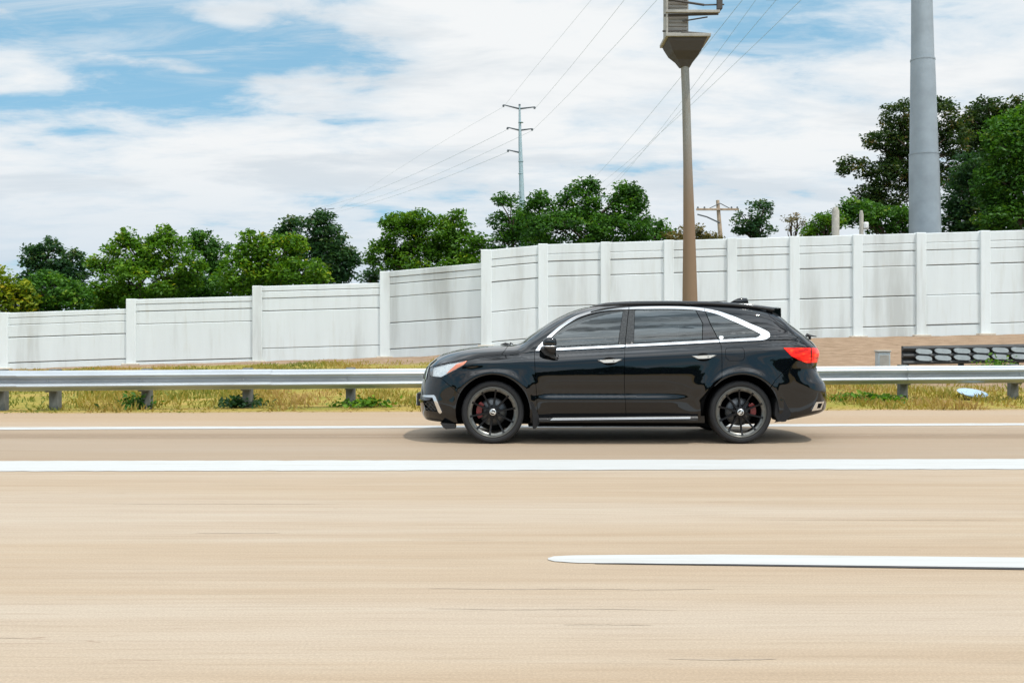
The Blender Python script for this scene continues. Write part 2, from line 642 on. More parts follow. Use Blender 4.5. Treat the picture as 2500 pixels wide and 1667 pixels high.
LAMPIN = simple('lamp_reflector', (.78, .84, .88), .3, .35, var=.22, vscale=26)
LENS = mat_lens('clear_lens', (.62, .68, .72), .82)
REDL = simple('red_tail_lens', (.85, .012, .006), .3, spec=.2, coat=.25, var=.35, vscale=11)
_b = REDL.node_tree.nodes['Principled BSDF']
_g = NT(REDL.node_tree)
_n = _g.noise(_g.mapping(_g.n('ShaderNodeTexCoord').outputs['Object'], (9, 1, 26)), 1.0, 3, .5)
_g.put(_b.inputs['Base Color'], _g.ramp(_n, [(.35, (.45, .004, .003)), (.55, (.85, .015, .008)), (.7, (1, .10, .02))]))  # orange glints of the lamp painted in as colour noise
_g.put(_b.inputs['Emission Strength'], _g.smooth(_n, .38, .66, .08, .55))
_b.inputs['Emission Color'].default_value = (1, .03, .012, 1)

FABRIC = simple('seat_leather', (.03, .028, .026), .6)
PLATEM = simple('licence_plate', (.75, .76, .75), .5)
MASTM = simple('painted_steel_mast', (.30, .345, .38), .42, .25, var=.12, vscale=1.2)
FARSTEEL = simple('haze_pale_far_steel', (.36, .46, .50), .6, .2)  # distance haze mixed into the pale colour of the far poles
DARKSTEEL = simple('dark_arm_steel', (.10, .115, .13), .6, .2)
WOODM = simple('sun_bleached_wood', (.42, .31, .22), .9, var=.25, vscale=4)
PALEWOOD = simple('pale_grey_wood', (.42, .40, .35), .9, var=.2, vscale=4)
WIREM = simple('wire_aluminium', (.60, .64, .68), .7, .0)
BARK = simple('bark', (.09, .065, .045), .95, var=.3, vscale=6, bump=.8, bscale=20)
CABM = simple('weathered_cabinet_paint', (.33, .32, .29), .7, var=.25, vscale=3)
BEAMDK = simple('dark_bracket_steel', (.055, .048, .042), .7)
ORANGE = simple('orange_plastic', (.75, .20, .07), .6)
PALEBLUE = simple('pale_blue_plastic', (.38, .52, .66), .5)
PALEPANEL = simple('pale_reflector_panel', (.36, .41, .43), .45, var=.15, vscale=5)
DARKRAIL = simple('blackened_rail', (.045, .048, .05), .7, var=.3, vscale=5)

LEAF_MID = mat_leaf('leaves_mid_green', [(0, (0.021, 0.069, 0.012)), (.5, (0.053, 0.151, 0.017)), (.85, (0.106, 0.232, 0.022)), (1, (0.188, 0.273, 0.029))])
LEAF_DARK = mat_leaf('leaves_dark_green', [(0, (0.014, 0.046, 0.022)), (.5, (0.029, 0.084, 0.030)), (.9, (0.060, 0.129, 0.035)), (1, (0.108, 0.135, 0.041))])
LEAF_BRT = mat_leaf('leaves_bright_green', [(0, (0.035, 0.098, 0.008)), (.5, (0.082, 0.196, 0.012)), (.85, (0.177, 0.288, 0.015)), (1, (0.318, 0.311, 0.017))])
LEAF_YEL = mat_leaf('leaves_yellow_green', [(0, (.05, .12, .012)), (.45, (.17, .24, .015)), (.75, (.36, .36, .02)), (1, (.60, .42, .02))])
LEAF_BRN = mat_leaf('leaves_olive_brown', [(0, (0.075, 0.077, 0.028)), (.5, (0.180, 0.140, 0.049)), (1, (0.330, 0.210, 0.098))])
LEAF_OAK = mat_leaf('leaves_oak_dark', [(0, (0.016, 0.036, 0.013)), (.55, (0.034, 0.071, 0.018)), (.85, (0.084, 0.113, 0.026)), (1, (0.168, 0.119, 0.043))])
BLADE = mat_leaf('grass_blades', [(0, (.065, .12, .016)), (.3, (.16, .18, .03)), (.62, (.32, .245, .055)), (1, (.38, .245, .10))])

# ------------------------------------------------------------------ the ground, the road, the markings
DL, DR = 42.6, 40.6              # distance of the wall's left and right runs
BASE = [(-1500, 955), (0, 902), (330, 890), (630, 882.7), (933, 873), (1063, 869), (1187, 846), (2000, 825), (2500, 816), (3600, 800)]


def wall_line_depth(x):
    xs = [-60, (941 - CX) * DL / F, (1187 - CX) * DR / F, 60]
    return np.interp(x, xs, [DL, DL, DR, DR])


def wall_base_z(x):
    """height of the soil where the wall stands"""
    xs = [(p - CX) * (DL if p < 1100 else DR) / F for p, _ in BASE]
    zs = [H - (q - HY) * (DL if p < 1100 else DR) / F for p, q in BASE]
    return np.interp(x, xs, zs)


def ground_z(x, y):
    x = np.asarray(x, float)
    y = np.asarray(y, float)
    yw = wall_line_depth(x)
    t = np.clip((y - 19.0) / (yw - 1.0 - 19.0), 0, 1)
    t = t * t * (3 - 2 * t)
    zb = wall_base_z(x)
    z = t * zb
    far = np.clip((y - 60) / 300, 0, 1)
    z = z * (1 - far) + .5 * far
    road = np.clip((16.1 + .05 * x - y) / .25, 0, 1)
    return z * (1 - road) + (-.06) * road + .0 * x


def grid_axis(pts):
    out = []
    for (a, b, n) in pts:
        out += list(np.linspace(a, b, n, endpoint=False))
    return np.array(out + [pts[-1][1]])


gx = grid_axis([(-2500, -200, 12), (-200, -50, 15), (-50, 50, 140), (50, 200, 15), (200, 2500, 12)])
gy = grid_axis([(-2500, -60, 14), (-60, 14.5, 10), (14.5, 18, 22), (18, 50, 64), (50, 90, 12), (90, 4500, 20)])
GX, GY = np.meshgrid(gx, gy)
rough = (rng.random(GX.shape) - .5) * .05 * ((GY > 17) & (GY < 45))
GZ = ground_z(GX, GY) + rough
nx, ny = len(gx), len(gy)
idx = np.arange(nx * ny).reshape(ny, nx)
faces = np.stack([idx[:-1, :-1], idx[:-1, 1:], idx[1:, 1:], idx[1:, :-1]], -1).reshape(-1, 4)
me = fast_mesh('ground', np.stack([GX, GY, GZ], -1).reshape(-1, 3), faces)
me.polygons.foreach_set('use_smooth', np.ones(len(faces), bool))
tag(link_mesh('ground', me, GROUND), kind='structure')


def quad_sheet(name, pts, z, mat, kind='structure', parent=None):
    """pts: list of (x, y0, y1) stations along the strip"""
    vs, fs = [], []
    for (x, a, b) in pts:
        vs += [(x, a, z), (x, b, z)]
    for i in range(len(pts) - 1):
        fs.append((2 * i, 2 * i + 2, 2 * i + 3, 2 * i + 1))
    me_ = bpy.data.meshes.new(name)
    me_.from_pydata(vs, [], fs)
    o = link_mesh(name, me_, mat, parent)
    if kind:
        tag(o, kind=kind)
    return o


# road slab edge follows the verge, a little ragged
st = []
for x in np.linspace(-60, 60, 481):
    e = 16.02 + .045 * x + .05 * math.sin(x * 1.3) + .04 * math.sin(x * 3.1 + 1) + random.uniform(-.025, .025)
    st.append((float(x), -12.0, e))
quad_sheet('road', st, 0.0, ROAD)
roadnear = None


def line_strip(name, ax, ay, bx, by, w, mat=None, z=.004):
    """painted line from (ax, ay) to (bx, by), its centre line, width w across"""
    n = 900
    j = lambda: random.uniform(-.012, .012) + (random.uniform(.0, .03) if random.random() < .08 else 0)
    p = [(ax + (bx - ax) * i / n, ay + (by - ay) * i / n - w / 2 + j(), ay + (by - ay) * i / n + w / 2 - j()) for i in range(n + 1)]
    return quad_sheet(name, p, z, mat or LINEM)


def ly(slope, y0, x):
    return y0 + slope * x


line_strip('edge_line', -50, ly(.0455, 13.42, -50), 50, ly(.0455, 13.42, 50), .33)
line_strip('lane_line', -50, ly(.016, 9.48, -50), 50, ly(.016, 9.48, 50), .74)
# broken line: paint with a black contrast border on its near side
quad_sheet('broken_line_dash', [(.20, 5.50, 5.54), (.235, 5.46, 5.585), (.27, 5.452, 5.59), (.30, 5.44, 5.60), (.36, 5.425, 5.61), (.5, 5.42, 5.616), (.62, 5.418, 5.622), (.8, 5.408, 5.622), (1.2, 5.395, 5.63), (3.6, 5.27, 5.52)], .004, LINEM)
quad_sheet('broken_line_border', [(.45, 5.405, 5.417), (1.2, 5.362, 5.392), (3.6, 5.215, 5.267)], .004, DARKLINE)


CRACKM = simple('crack_sealant', (.36, .29, .22), .9, var=.25, vscale=9)


def sealed_crack(x0, x1, y0, w, sl):
    pts = []
    n = 40
    for i in range(n + 1):
        t = i / n
        x = x0 + (x1 - x0) * t
        y = y0 + sl * (x - x0) + .006 * math.sin(x * 9 + y0) + random.uniform(-.002, .002)
        ww = w * math.sin(math.pi * min(max(t, .001), .999)) ** .5 * random.uniform(.5, 1.0)
        pts.append((x, y - ww / 2, y + ww / 2))
    quad_sheet('sealed_crack', pts, .0012, CRACKM)


for a in ((-.44, 1.0, 4.885, .016, -.01), (-.40, .75, 4.525, .012, -.01), (-2.0, -1.45, 6.24, .014, .02), (.22, .60, 4.28, .016, -.01),
          (.60, 1.02, 3.83, .020, -.01), (-2.3, -2.0, 4.1, .014, .0), (-3.0, -1.2, 7.3, .012, .01), (1.6, 3.4, 6.7, .012, -.01), (-6.2, 6.5, 12.05, .05, .02)):
    sealed_crack(*a)

# ------------------------------------------------------------------ the concrete noise wall
FOOTM = simple('dusty_footing', (.50, .44, .36), .95, var=.2, vscale=5)


def build_wall():
    root = empty('noise_wall', (0, 44, 0), label='long pale concrete noise wall of stacked panels between posts, behind the guardrail',
                 cat='wall')
    k = 2500 / 2352.0
    Dl, Dr = DL, DR
    # post x in photo pixels and the distance of each
    posts = [(-570, Dl), (-280, Dl), (10, Dl), (303, Dl), (592, Dl), (885, Dl), (1117, Dr), (1247, Dr), (1390, Dr), (1535, Dr), (1680, Dr),
             (1823, Dr), (1968, Dr), (2113, Dr), (2260, Dr), (2406, Dr), (2552, Dr), (2698, Dr)]
    P = []
    for px, d in posts:
        x, y, z = at(px * k, 0, d)
        P.append((x, y))
    # bay tops in photo px (left end, right end); strips measured below the top; full panel height in px
    bays = {0: (786, 775), 1: (775, 765), 2: (764, 753), 3: (731, 722.5), 4: (699, 690), 5: (664, 641.5), 6: (611, 598.5)}
    for i in range(7, len(posts) - 1):
        a, b = posts[i][0] * k, posts[i + 1][0] * k
        bays[i] = (597 - .0298 * (a - 1325), 597 - .0298 * (b - 1325))
    patt = {'L': [13, 17, 31, 91, 60], 'L1': [13, 17, 31, 61, 60], 'M': [14.5, 16, 32, 63, 63, 55], 'Rr': [24, 18, 37, 73, 73, 70]}
    panels = []
    ptops = {}
    for i in range(len(posts) - 1):
        (xa, ya), (xb, yb) = P[i], P[i + 1]
        da, db = posts[i][1], posts[i + 1][1]
        ta, tb = bays[i]
        za = H - (ta - HY) * da / F
        zb = H - (tb - HY) * db / F
        ptops[i] = max(ptops.get(i, -9), za)
        ptops[i + 1] = max(ptops.get(i + 1, -9), zb)
        if i <= 2:
            hs = [h * Dl / F for h in patt['L1']]
        elif i <= 4:
            hs = [h * Dl / F for h in patt['L']]
        elif i == 5:
            hs = [h * Dl / F for h in patt['M']]
        else:
            hs = [h * Dr / F for h in patt['Rr']]
        base_a, base_b = float(wall_base_z(xa)) - .25, float(wall_base_z(xb)) - .25
        acc = 0.0
        dx, dy = xb - xa, yb - ya
        L = math.hypot(dx, dy)
        tx, ty = dx / L, dy / L
        nx_, ny_ = ty, -tx          # towards the camera
        for j, hgt in enumerate(hs):
            top0, top1 = za - acc, zb - acc
            bot0, bot1 = top0 - hgt, top1 - hgt
            last = j == len(hs) - 1
            if last:
                bot0, bot1 = min(bot0, base_a), min(bot1, base_b)
            acc += hgt
            if top0 < base_a and top1 < base_b:
                break
            gap = .008 if j < 2 else .014
            o_ = random.uniform(-.012, .012)
            ins = .12
            c = .02

            def pt(s, z, off):
                return (xa + tx * s + nx_ * off - 0, ya + ty * s + ny_ * off - 44, z)
            def zz(s, a, b):
                return a + (b - a) * s / L
            s0, s1 = ins, L - ins
            f0, f1 = .06 + o_, -.08
            t_, b_ = -gap if j else 0.0, gap
            jit = random.uniform(-.006, .006)
            vs = []
            for s, cs in ((s0, c), (s1, -c)):
                zt, zb_ = zz(s, top0, top1) + t_ + jit, zz(s, bot0, bot1) + b_ + jit
                vs += [pt(s, zb_, f1), pt(s, zb_, f0 - c), pt(s + cs, zb_ + c, f0), pt(s + cs, zt - c, f0), pt(s, zt, f0 - c), pt(s, zt, f1)]
            fs = [(i2, (i2 + 1) % 6, (i2 + 1) % 6 + 6, i2 + 6) for i2 in range(6)]
            fs += [(5, 4, 3, 2, 1, 0), (6, 7, 8, 9, 10, 11)]
            mb = MB().add(vs, fs)
            mb.build('concrete_panel', WALLM, root)
        # backing so that the joints are closed
        vs = [(xa + tx * .1 - nx_ * .085, ya + ty * .1 - ny_ * .085 - 44, base_a - .3), (xb - tx * .1 - nx_ * .085, yb - ty * .1 - ny_ * .085 - 44, base_b - .3),
              (xb - tx * .1 - nx_ * .085, yb - ty * .1 - ny_ * .085 - 44, zb - .05), (xa + tx * .1 - nx_ * .085, ya + ty * .1 - ny_ * .085 - 44, za - .05)]
        vs += [(v[0] - nx_ * .05, v[1] - ny_ * .05, v[2]) for v in vs]
        MB().add(vs, [(0, 1, 2, 3), (7, 6, 5, 4), (0, 4, 5, 1), (1, 5, 6, 2), (2, 6, 7, 3), (3, 7, 4, 0)]).build('backing_slab', BACKM, root)
    for i, (x, y) in enumerate(P):
        w = .20
        zt = ptops[i] + .02
        zb = float(wall_base_z(x)) - .4
        ang = 0.0
        if posts[i][0] in (885, 1117):
            w = .22
        mb = MB().box(-w, w, -.16, .16, zb, zt, .02)
        o = mb.build('post', POSTM, root)
        o.location = (x, y - 44, 0)
        # small footing pad
        zf = float(wall_base_z(x))
        mb = MB().box(-.34, .34, -.34, .2, zf - .3, zf + .05 + random.uniform(0, .03), .02)
        o2 = mb.build('footing', FOOTM, root)
        o2.location = (x, y - 44, 0)


build_wall()


# ------------------------------------------------------------------ guardrail
def wbeam_profile(h, depth=.10):
    pts = []
    for i in range(25):
        t = i / 24.0
        z = (t - .5) * h
        # two humps
        y = -depth * (0.5 - 0.5 * math.cos(4 * math.pi * t)) ** .8
        if t < .06 or t > .94:
            y *= .2
        pts.append((y, z))
    return pts


def rail_section(name, p0, p1, zc0, zc1, h, mat, parent, lap=0.0, th=.006):
    prof = wbeam_profile(h)
    vs, fs = [], []
    n = len(prof)
    for (px_, py_), zc in ((p0, zc0), (p1, zc1)):
        for y, z in prof:
            vs.append((px_, py_ + y - lap, zc + z))
        for y, z in prof:
            vs.append((px_, py_ + y - lap + th, zc + z))
    for i in range(n - 1):
        fs.append((i, i + 1, 2 * n + i + 1, 2 * n + i))
        fs.append((n + i, 3 * n + i, 3 * n + i + 1, n + i + 1))
    fs += [(0, 2 * n, 3 * n, n), (n - 1, 2 * n - 1, 4 * n - 1, 3 * n - 1)]
    return MB().add(vs, fs, True).build(name, mat, parent)


def build_guardrail():
    root = empty('guardrail', (0, 17.3, 0), label='grey galvanised steel guardrail running along the grass verge behind the black car', cat='guardrail')
    sl = .154
    ry = lambda x: sl * x        # relative to y=17.3
    zc, h = .49, .33
    xs = np.arange(-27.0, 27.1, 3.81)
    for i in range(len(xs) - 1):
        a, b = xs[i], xs[i + 1] + .12
        zj = random.uniform(-.006, .006)
        rail_section('rail', (a, ry(a)), (b, ry(b)), zc + zj, zc + random.uniform(-.004, .004), h, GALV, root, lap=.012 if i % 2 else 0.0)
    px = [-1240, -995, -750, -505, -260, -15] + [117, 345, 595, 850, 1100, 1360, 1620, 1880] + [2217, 2490, 2760, 3030]
    for p in px[5:]:
        # distance where this post meets the sight line
        t = (p - CX) / F
        y = 17.3 / (1 - sl * t)
        x = t * y
        yy = ry(x)
        po = MB().box(-.075, .075, .19, .34, -.35, .67, .008).build('post', POSTW, root)
        po.location = (x, yy, 0)
        bl = MB().box(-.06, .06, .015, .188, .30, .655, .01).build('spacer_block', POSTW, root)
        bl.location = (x, yy, 0)
        bo = MB().lathe([(0, -.035), (.018, -.032), (.022, -.02), (.022, 0)], n=10).build('bolt', GALV, root)
        bo.location = (x, yy, zc)


POSTW = simple('grey_treated_timber', (.13, .135, .125), .85, var=.3, vscale=7)
build_guardrail()


def build_far_barrier():
    root = empty('chequered_barrier', at(2350, 900, 27.0), label='blackened roadside barrier with two rows of pale panels on the bank, far right',
                 cat='barrier')
    bx, by, bz = root.location
    d = 27.0
    x0 = (2203 - CX) * d / F - bx
    x1 = x0 + 8.0
    z = lambda py: H - (py - HY) * d / F - bz
    slope = .018
    # dark rail panels: three long beams
    for (pa, pb) in ((845, 856), (864, 873), (881, 890)):
        vs = []
        for x, s in ((x0, 0), (x1, slope * 8)):
            vs += [(x, -.05, z(pb) + s), (x, -.09, (z(pa) + z(pb)) / 2 + s), (x, -.05, z(pa) + s), (x, .05, z(pa) + s), (x, .05, z(pb) + s)]
        fs = [(i, (i + 1) % 5, (i + 1) % 5 + 5, i + 5) for i in range(5)] + [(4, 3, 2, 1, 0), (5, 6, 7, 8, 9)]
        MB().add(vs, fs).build('rail', DARKRAIL, root)
    for r, (pa, pb) in enumerate(((852, 864.5), (868.5, 881))):
        for i in range(14):
            px = 2232 + i * 46.5
            w = 40 * d / F
            x = (px - CX) * d / F - bx
            s = slope * (x - x0)
            hgt = z(pa) - z(pb)
            zc = z(pb) + s + hgt / 2
            pts = []
            for k in range(10):
                a = 2 * math.pi * k / 10
                pts.append((x + w / 2 + math.copysign(abs(math.cos(a)) ** .6, math.cos(a)) * w / 2,
                            zc + math.copysign(abs(math.sin(a)) ** .8, math.sin(a)) * hgt / 2 - .02 * math.cos(a)))
            MB().prism(pts, -.115, -.06).build('pale_panel', PALEPANEL, root)
    zb0, zt0 = z(890), z(845)
    vs = []
    for x, s_ in ((x0, 0), (x1, slope * 8)):
        vs += [(x, .055, zb0 + s_), (x, .055, zt0 + s_), (x, .075, zt0 + s_), (x, .075, zb0 + s_)]
    MB().add(vs, [(0, 4, 5, 1), (1, 5, 6, 2), (2, 6, 7, 3), (3, 7, 4, 0), (0, 1, 2, 3), (7, 6, 5, 4)]).build('backing_board', DARKRAIL, root)
    for i in range(6):
        x = x0 + .15 + i * 1.5
        MB().box(x - .06, x + .06, .078, .20, -.6, z(846) + slope * (x - x0), .01).build('post', DARKRAIL, root)


build_far_barrier()


# ------------------------------------------------------------------ trees
def leaf_mesh(name, C, clr, size, rngl, flat=.35, aspect=.55):
    """C (n,3) leaf centres, clr (n,) tone, each leaf a bent two-triangle blade"""
    n = len(C)
    a = rngl.normal(size=(n, 3))
    a[:, 2] *= .5
    a /= np.linalg.norm(a, axis=1)[:, None]
    nrm = rngl.normal(size=(n, 3)) * .8
    nrm[:, 2] = np.abs(nrm[:, 2]) + flat
    b = np.cross(nrm, a)
    b /= np.linalg.norm(b, axis=1)[:, None] + 1e-9
    nn = np.cross(a, b)
    s = (size * rngl.uniform(.6, 1.35, n))[:, None]
    p0 = C - a * s * .5
    p2 = C + a * s * .5 - nn * s * .08
    p1 = C + b * s * aspect * .5 + nn * s * .10
    p3 = C - b * s * aspect * .5 + nn * s * .10
    V = np.stack([p0, p1, p2, p3], 1).reshape(-1, 3)
    i = np.arange(n) * 4
    Fc = np.concatenate([np.stack([i, i + 1, i + 2], 1), np.stack([i, i + 2, i + 3], 1)])
    me_ = fast_mesh(name, V, Fc)
    att = me_.attributes.new('tone', 'FLOAT', 'POINT')
    att.data.foreach_set('value', np.repeat(clr, 4).astype(np.float32))
    return me_


def tree(name, label, d, blobs, mat, leaf=.24, dens=1.0, group=None, clump=.55, seed=1, tone=0.0, cat='tree', gaps=.0, thick=.55, limb=True, ctr=None, nlimb=30):
    """blobs: (cx, cy, rx, ry) of the crown's lobes in photo px (2352 wide), at distance d"""
    k = 2500 / 2352.0
    rl = np.random.default_rng(seed * 31 + 5)
    s = d / F
    B = []
    for (cx, cy, rx, ry) in blobs:
        x, y, z = at(cx * k, cy * k, d)
        B.append((x, z, rx * k * s, ry * k * s))
    xm = sum(b[0] * b[2] for b in B) / sum(b[2] for b in B)
    if ctr is not None:
        xm = at(ctr * k, 0, d)[0]
    zg = float(ground_z(xm, d))
    root = empty(name, (xm, d, zg), label=label, cat=cat, group=group)
    cents, tones = [], []
    clumps = []
    for (x, z, rx, rz) in B:
        ry = min(max(rx, rz) * thick + .3, 3.2)
        area = 4 * math.pi * ((rx * rz + rx * ry + rz * ry) / 3)
        nc = max(6, int(area / (clump * clump) * 1.25 * dens))
        v = rl.normal(size=(nc, 3))
        v /= np.linalg.norm(v, axis=1)[:, None]
        rad = rl.uniform(.45, 1.0, nc) ** .6
        yo = rl.uniform(-.35, .35)
        cc = np.stack([x + v[:, 0] * rx * rad * .92, yo + v[:, 1] * ry * rad, z + v[:, 2] * rz * rad * .92], 1)
        if gaps:
            cc = cc[rl.random(len(cc)) > gaps]
        for c in cc:
            clumps.append(c)
            r = clump * rl.uniform(.55, 1.15)
            m = max(8, int(34 * (r / .55) ** 2 * (.24 / leaf) ** 1.4))
            q = rl.normal(size=(m, 3))
            q /= np.linalg.norm(q, axis=1)[:, None]
            q *= (rl.random(m) ** .45)[:, None] * r
            q[:, 2] *= .62
            # twigs reach outwards
            cents.append(c + q)
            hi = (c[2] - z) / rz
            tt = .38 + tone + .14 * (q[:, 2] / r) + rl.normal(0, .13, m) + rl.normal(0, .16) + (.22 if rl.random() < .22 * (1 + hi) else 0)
            tones.append(tt)
    C = np.concatenate(cents)
    T = np.clip(np.concatenate(tones), 0, 1)
    C[:, 0] -= xm
    C[:, 2] -= zg
    keep = C[:, 2] > .15
    C, T = C[keep], T[keep]
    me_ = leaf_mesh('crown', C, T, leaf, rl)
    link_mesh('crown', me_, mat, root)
    # trunk and limbs
    top = max(b[1] + b[3] for b in B) - zg
    mb = MB()
    r0 = max(.10, top * .022)
    lean = rl.normal(0, .15)
    n = 7
    tp = [(lean * (i / n) ** 2, 0, -0.3 + (top * .78 + .3) * i / n) for i in range(n + 1)]
    mb.tube(tp, [r0 * (1.25 - .95 * i / n) for i in range(n + 1)], 8)
    if limb:
        sel = rl.permutation(len(clumps))[:min(nlimb, len(clumps))]
        for j in sel:
            c = clumps[j]
            tx, ty, tz = c[0] - xm, c[1], c[2] - zg
            hz = max(.5, min(top * .72, tz - abs(tx) * .45 - .3))
            i_ = hz / (top * .78)
            p0 = Vector((lean * min(1, i_) ** 2, 0, hz))
            p3 = Vector((tx, ty, tz))
            mid = p0.lerp(p3, .5) + Vector((rl.normal(0, .12), rl.normal(0, .12), .18))
            r_ = max(.022, r0 * .30)
            mb.tube([p0, p0.lerp(mid, .6), mid, mid.lerp(p3, .6), p3], [r_, r_ * .8, r_ * .6, r_ * .42, r_ * .2], 5, cap=False)
    mb.build('trunk', BARK, root)
    return root


G = 'trees behind the noise wall'
tree('tree', 'yellow-tinged green tree cut by the left edge of the photo', 52, [(-10, 650, 45, 48), (35, 690, 50, 45), (-60, 680, 50, 60)], LEAF_YEL, .26, 1.0, G, seed=1, tone=.02)
tree('tree', 'dark green tree with two rounded tops second from the left edge', 74, [(78, 590, 30, 34), (118, 590, 38, 46), (172, 622, 28, 58), (120, 650, 75, 45)], LEAF_DARK, .28, 1.0, G, seed=2, tone=.05)
tree('bush', 'grey-green bush low behind the wall under the dark two-topped tree', 54, [(110, 670, 70, 46), (165, 690, 60, 40), (70, 700, 50, 30)], LEAF_MID, .24, 1.0, G, seed=3, cat='bush')
tree('tree', 'broad bright green tree with ragged top over the third wall bay', 56,
     [(295, 590, 55, 55), (378, 575, 60, 42), (375, 545, 22, 24), (230, 610, 30, 20), (330, 650, 120, 60), (440, 620, 40, 45), (210, 605, 10, 9), (250, 680, 50, 30), (292, 548, 18, 16)],
     LEAF_BRT, .24, 1.0, G, seed=4)
tree('bush', 'dark undergrowth crown between the two bright green trees, just above the wall top', 60,
     [(210, 690, 60, 26), (300, 680, 70, 30), (400, 670, 70, 34), (500, 660, 70, 34), (600, 650, 60, 30)], LEAF_MID, .24, 1.0, G, seed=24, cat='bush', tone=-.2)
tree('tree', 'narrow darker green tree peeking out between two bright green trees', 70, [(472, 560, 36, 34), (500, 590, 36, 40), (452, 548, 18, 20), (478, 650, 50, 60)], LEAF_MID, .24, 1.0, G, seed=5, tone=-.05)
tree('tree', 'bright green tree with yellow tips in front of a dark round tree', 55,
     [(570, 585, 36, 36), (640, 585, 55, 50), (600, 560, 24, 22), (675, 560, 26, 22), (560, 640, 75, 50), (680, 630, 85, 42), (572, 545, 12, 10)], LEAF_BRT, .24, 1.0, G, seed=6, tone=.03)
tree('tree', 'tall dark round tree with a drooping right side, left of the gap in the trees', 68,
     [(700, 535, 60, 42), (760, 560, 40, 50), (640, 545, 26, 22), (785, 605, 34, 55), (740, 500, 25, 15), (812, 590, 14, 22), (720, 610, 90, 60)], LEAF_DARK, .26, 1.0, G, seed=7, tone=.12)
tree('bush', 'small dark bush at the left foot of the dome-shaped tree', 60, [(848, 638, 18, 12), (862, 630, 14, 10)], LEAF_DARK, .2, 1.0, G, seed=8, cat='bush')
tree('tree', 'dome-shaped mid green tree right of the gap in the trees', 57,
     [(925, 545, 62, 52), (995, 545, 75, 48), (1065, 560, 55, 50), (910, 512, 30, 22), (965, 505, 36, 18), (1040, 508, 34, 24), (1000, 610, 125, 50), (880, 590, 38, 45)],
     LEAF_BRT, .22, 1.0, G, seed=9, tone=-.13)
tree('tree', 'thin grey-green tree with open branches left of the tall clump', 66,
     [(1160, 460, 30, 16), (1148, 510, 34, 24), (1185, 520, 45, 40), (1150, 560, 40, 30), (1205, 500, 30, 26), (1210, 550, 45, 40)], LEAF_MID, .22, .95, G, seed=10, gaps=.2, tone=-.10)
tree('tree', 'large dark green tree clump with three tops behind the sixth wall bay', 58,
     [(1330, 470, 60, 50), (1435, 480, 50, 50), (1240, 490, 48, 40), (1345, 430, 32, 24), (1435, 440, 34, 18), (1240, 455, 22, 16), (1300, 530, 120, 50), (1430, 530, 90, 40), (1460, 460, 20, 30)],
     LEAF_MID, .22, 1.05, G, seed=11, tone=-.10)
tree('tree', 'low green tree right beside the large three-topped clump', 62, [(1500, 525, 34, 24), (1525, 540, 24, 18)], LEAF_MID, .22, .9, G, seed=12, tone=-.08)
tree('bush', 'low olive-brown bush just left of the brown pole', 60, [(1550, 545, 26, 12), (1575, 540, 12, 16)], LEAF_BRN, .2, .8, G, seed=13, cat='bush', gaps=.1)
tree('bush', 'low olive-brown bush just right of the brown pole', 60, [(1612, 540, 14, 14), (1635, 545, 24, 9), (1600, 530, 10, 12)], LEAF_BRN, .2, .8, G, seed=14, cat='bush', gaps=.1, tone=-.1)
tree('tree', 'slender open tree standing alone right of the wooden crossarm pole', 58,
     [(1735, 490, 26, 32), (1760, 480, 18, 26), (1710, 520, 28, 22), (1740, 530, 40, 20), (1698, 505, 9, 20)], LEAF_DARK, .2, .85, G, seed=15, gaps=.28, tone=.12, clump=.4)
tree('bush', 'tiny sparse twiggy bush between the slender tree and a bright bush', 56, [(1825, 512, 26, 20), (1815, 500, 18, 12)], LEAF_BRN, .13, .45, G, seed=16, gaps=.45, cat='bush', clump=.35)
tree('bush', 'rounded bright green bush left of the stub posts', 54, [(1895, 520, 38, 28), (1915, 505, 24, 22), (1865, 535, 22, 12)], LEAF_BRT, .18, 1.1, G, seed=17, cat='bush', tone=-.1)
tree('tree', 'big spreading dark oak with sky gaps behind the tall grey mast', 62,
     [(2070, 265, 48, 38), (2150, 270, 55, 48), (2020, 325, 45, 22), (2100, 330, 70, 35), (1960, 385, 38, 26), (2040, 400, 60, 34), (2120, 420, 50, 40),
      (1990, 440, 30, 26), (2190, 330, 35, 50), (2165, 400, 30, 30), (2000, 470, 36, 30), (2060, 300, 40, 34), (2075, 375, 60, 40), (2050, 450, 50, 40)], LEAF_OAK, .22, 1.0, G, seed=18, gaps=.14, clump=.5, tone=.06, ctr=2110, nlimb=18)
tree('bush', 'green bush under the oak, left of the tall grey mast', 55, [(1975, 495, 45, 36), (2040, 505, 55, 36), (1950, 480, 20, 18), (2100, 510, 50, 40)], LEAF_MID, .2, 1.1, G, seed=19, cat='bush', tone=-.02)
tree('tree', 'tall dark tree behind the bright one in the top right corner', 68,
     [(2270, 255, 50, 34), (2230, 300, 40, 40), (2330, 260, 45, 38), (2290, 330, 90, 70), (2240, 420, 60, 70)], LEAF_OAK, .26, 1.0, G, seed=20, tone=.02)
tree('tree', 'bright feathery green tree at the right edge of the photo', 50,
     [(2310, 330, 55, 75), (2350, 300, 50, 60), (2290, 420, 50, 60), (2345, 440, 65, 75), (2400, 380, 70, 110), (2320, 500, 80, 45)], LEAF_MID, .22, 1.1, G, seed=21, tone=-.02)
tree('tree', 'dark shaded tree right against the tall grey mast, under the bright crown', 54,
     [(2215, 450, 48, 60), (2250, 500, 70, 40), (2195, 510, 35, 30), (2225, 390, 40, 40)], LEAF_DARK, .22, 1.1, G, seed=22, tone=.05)

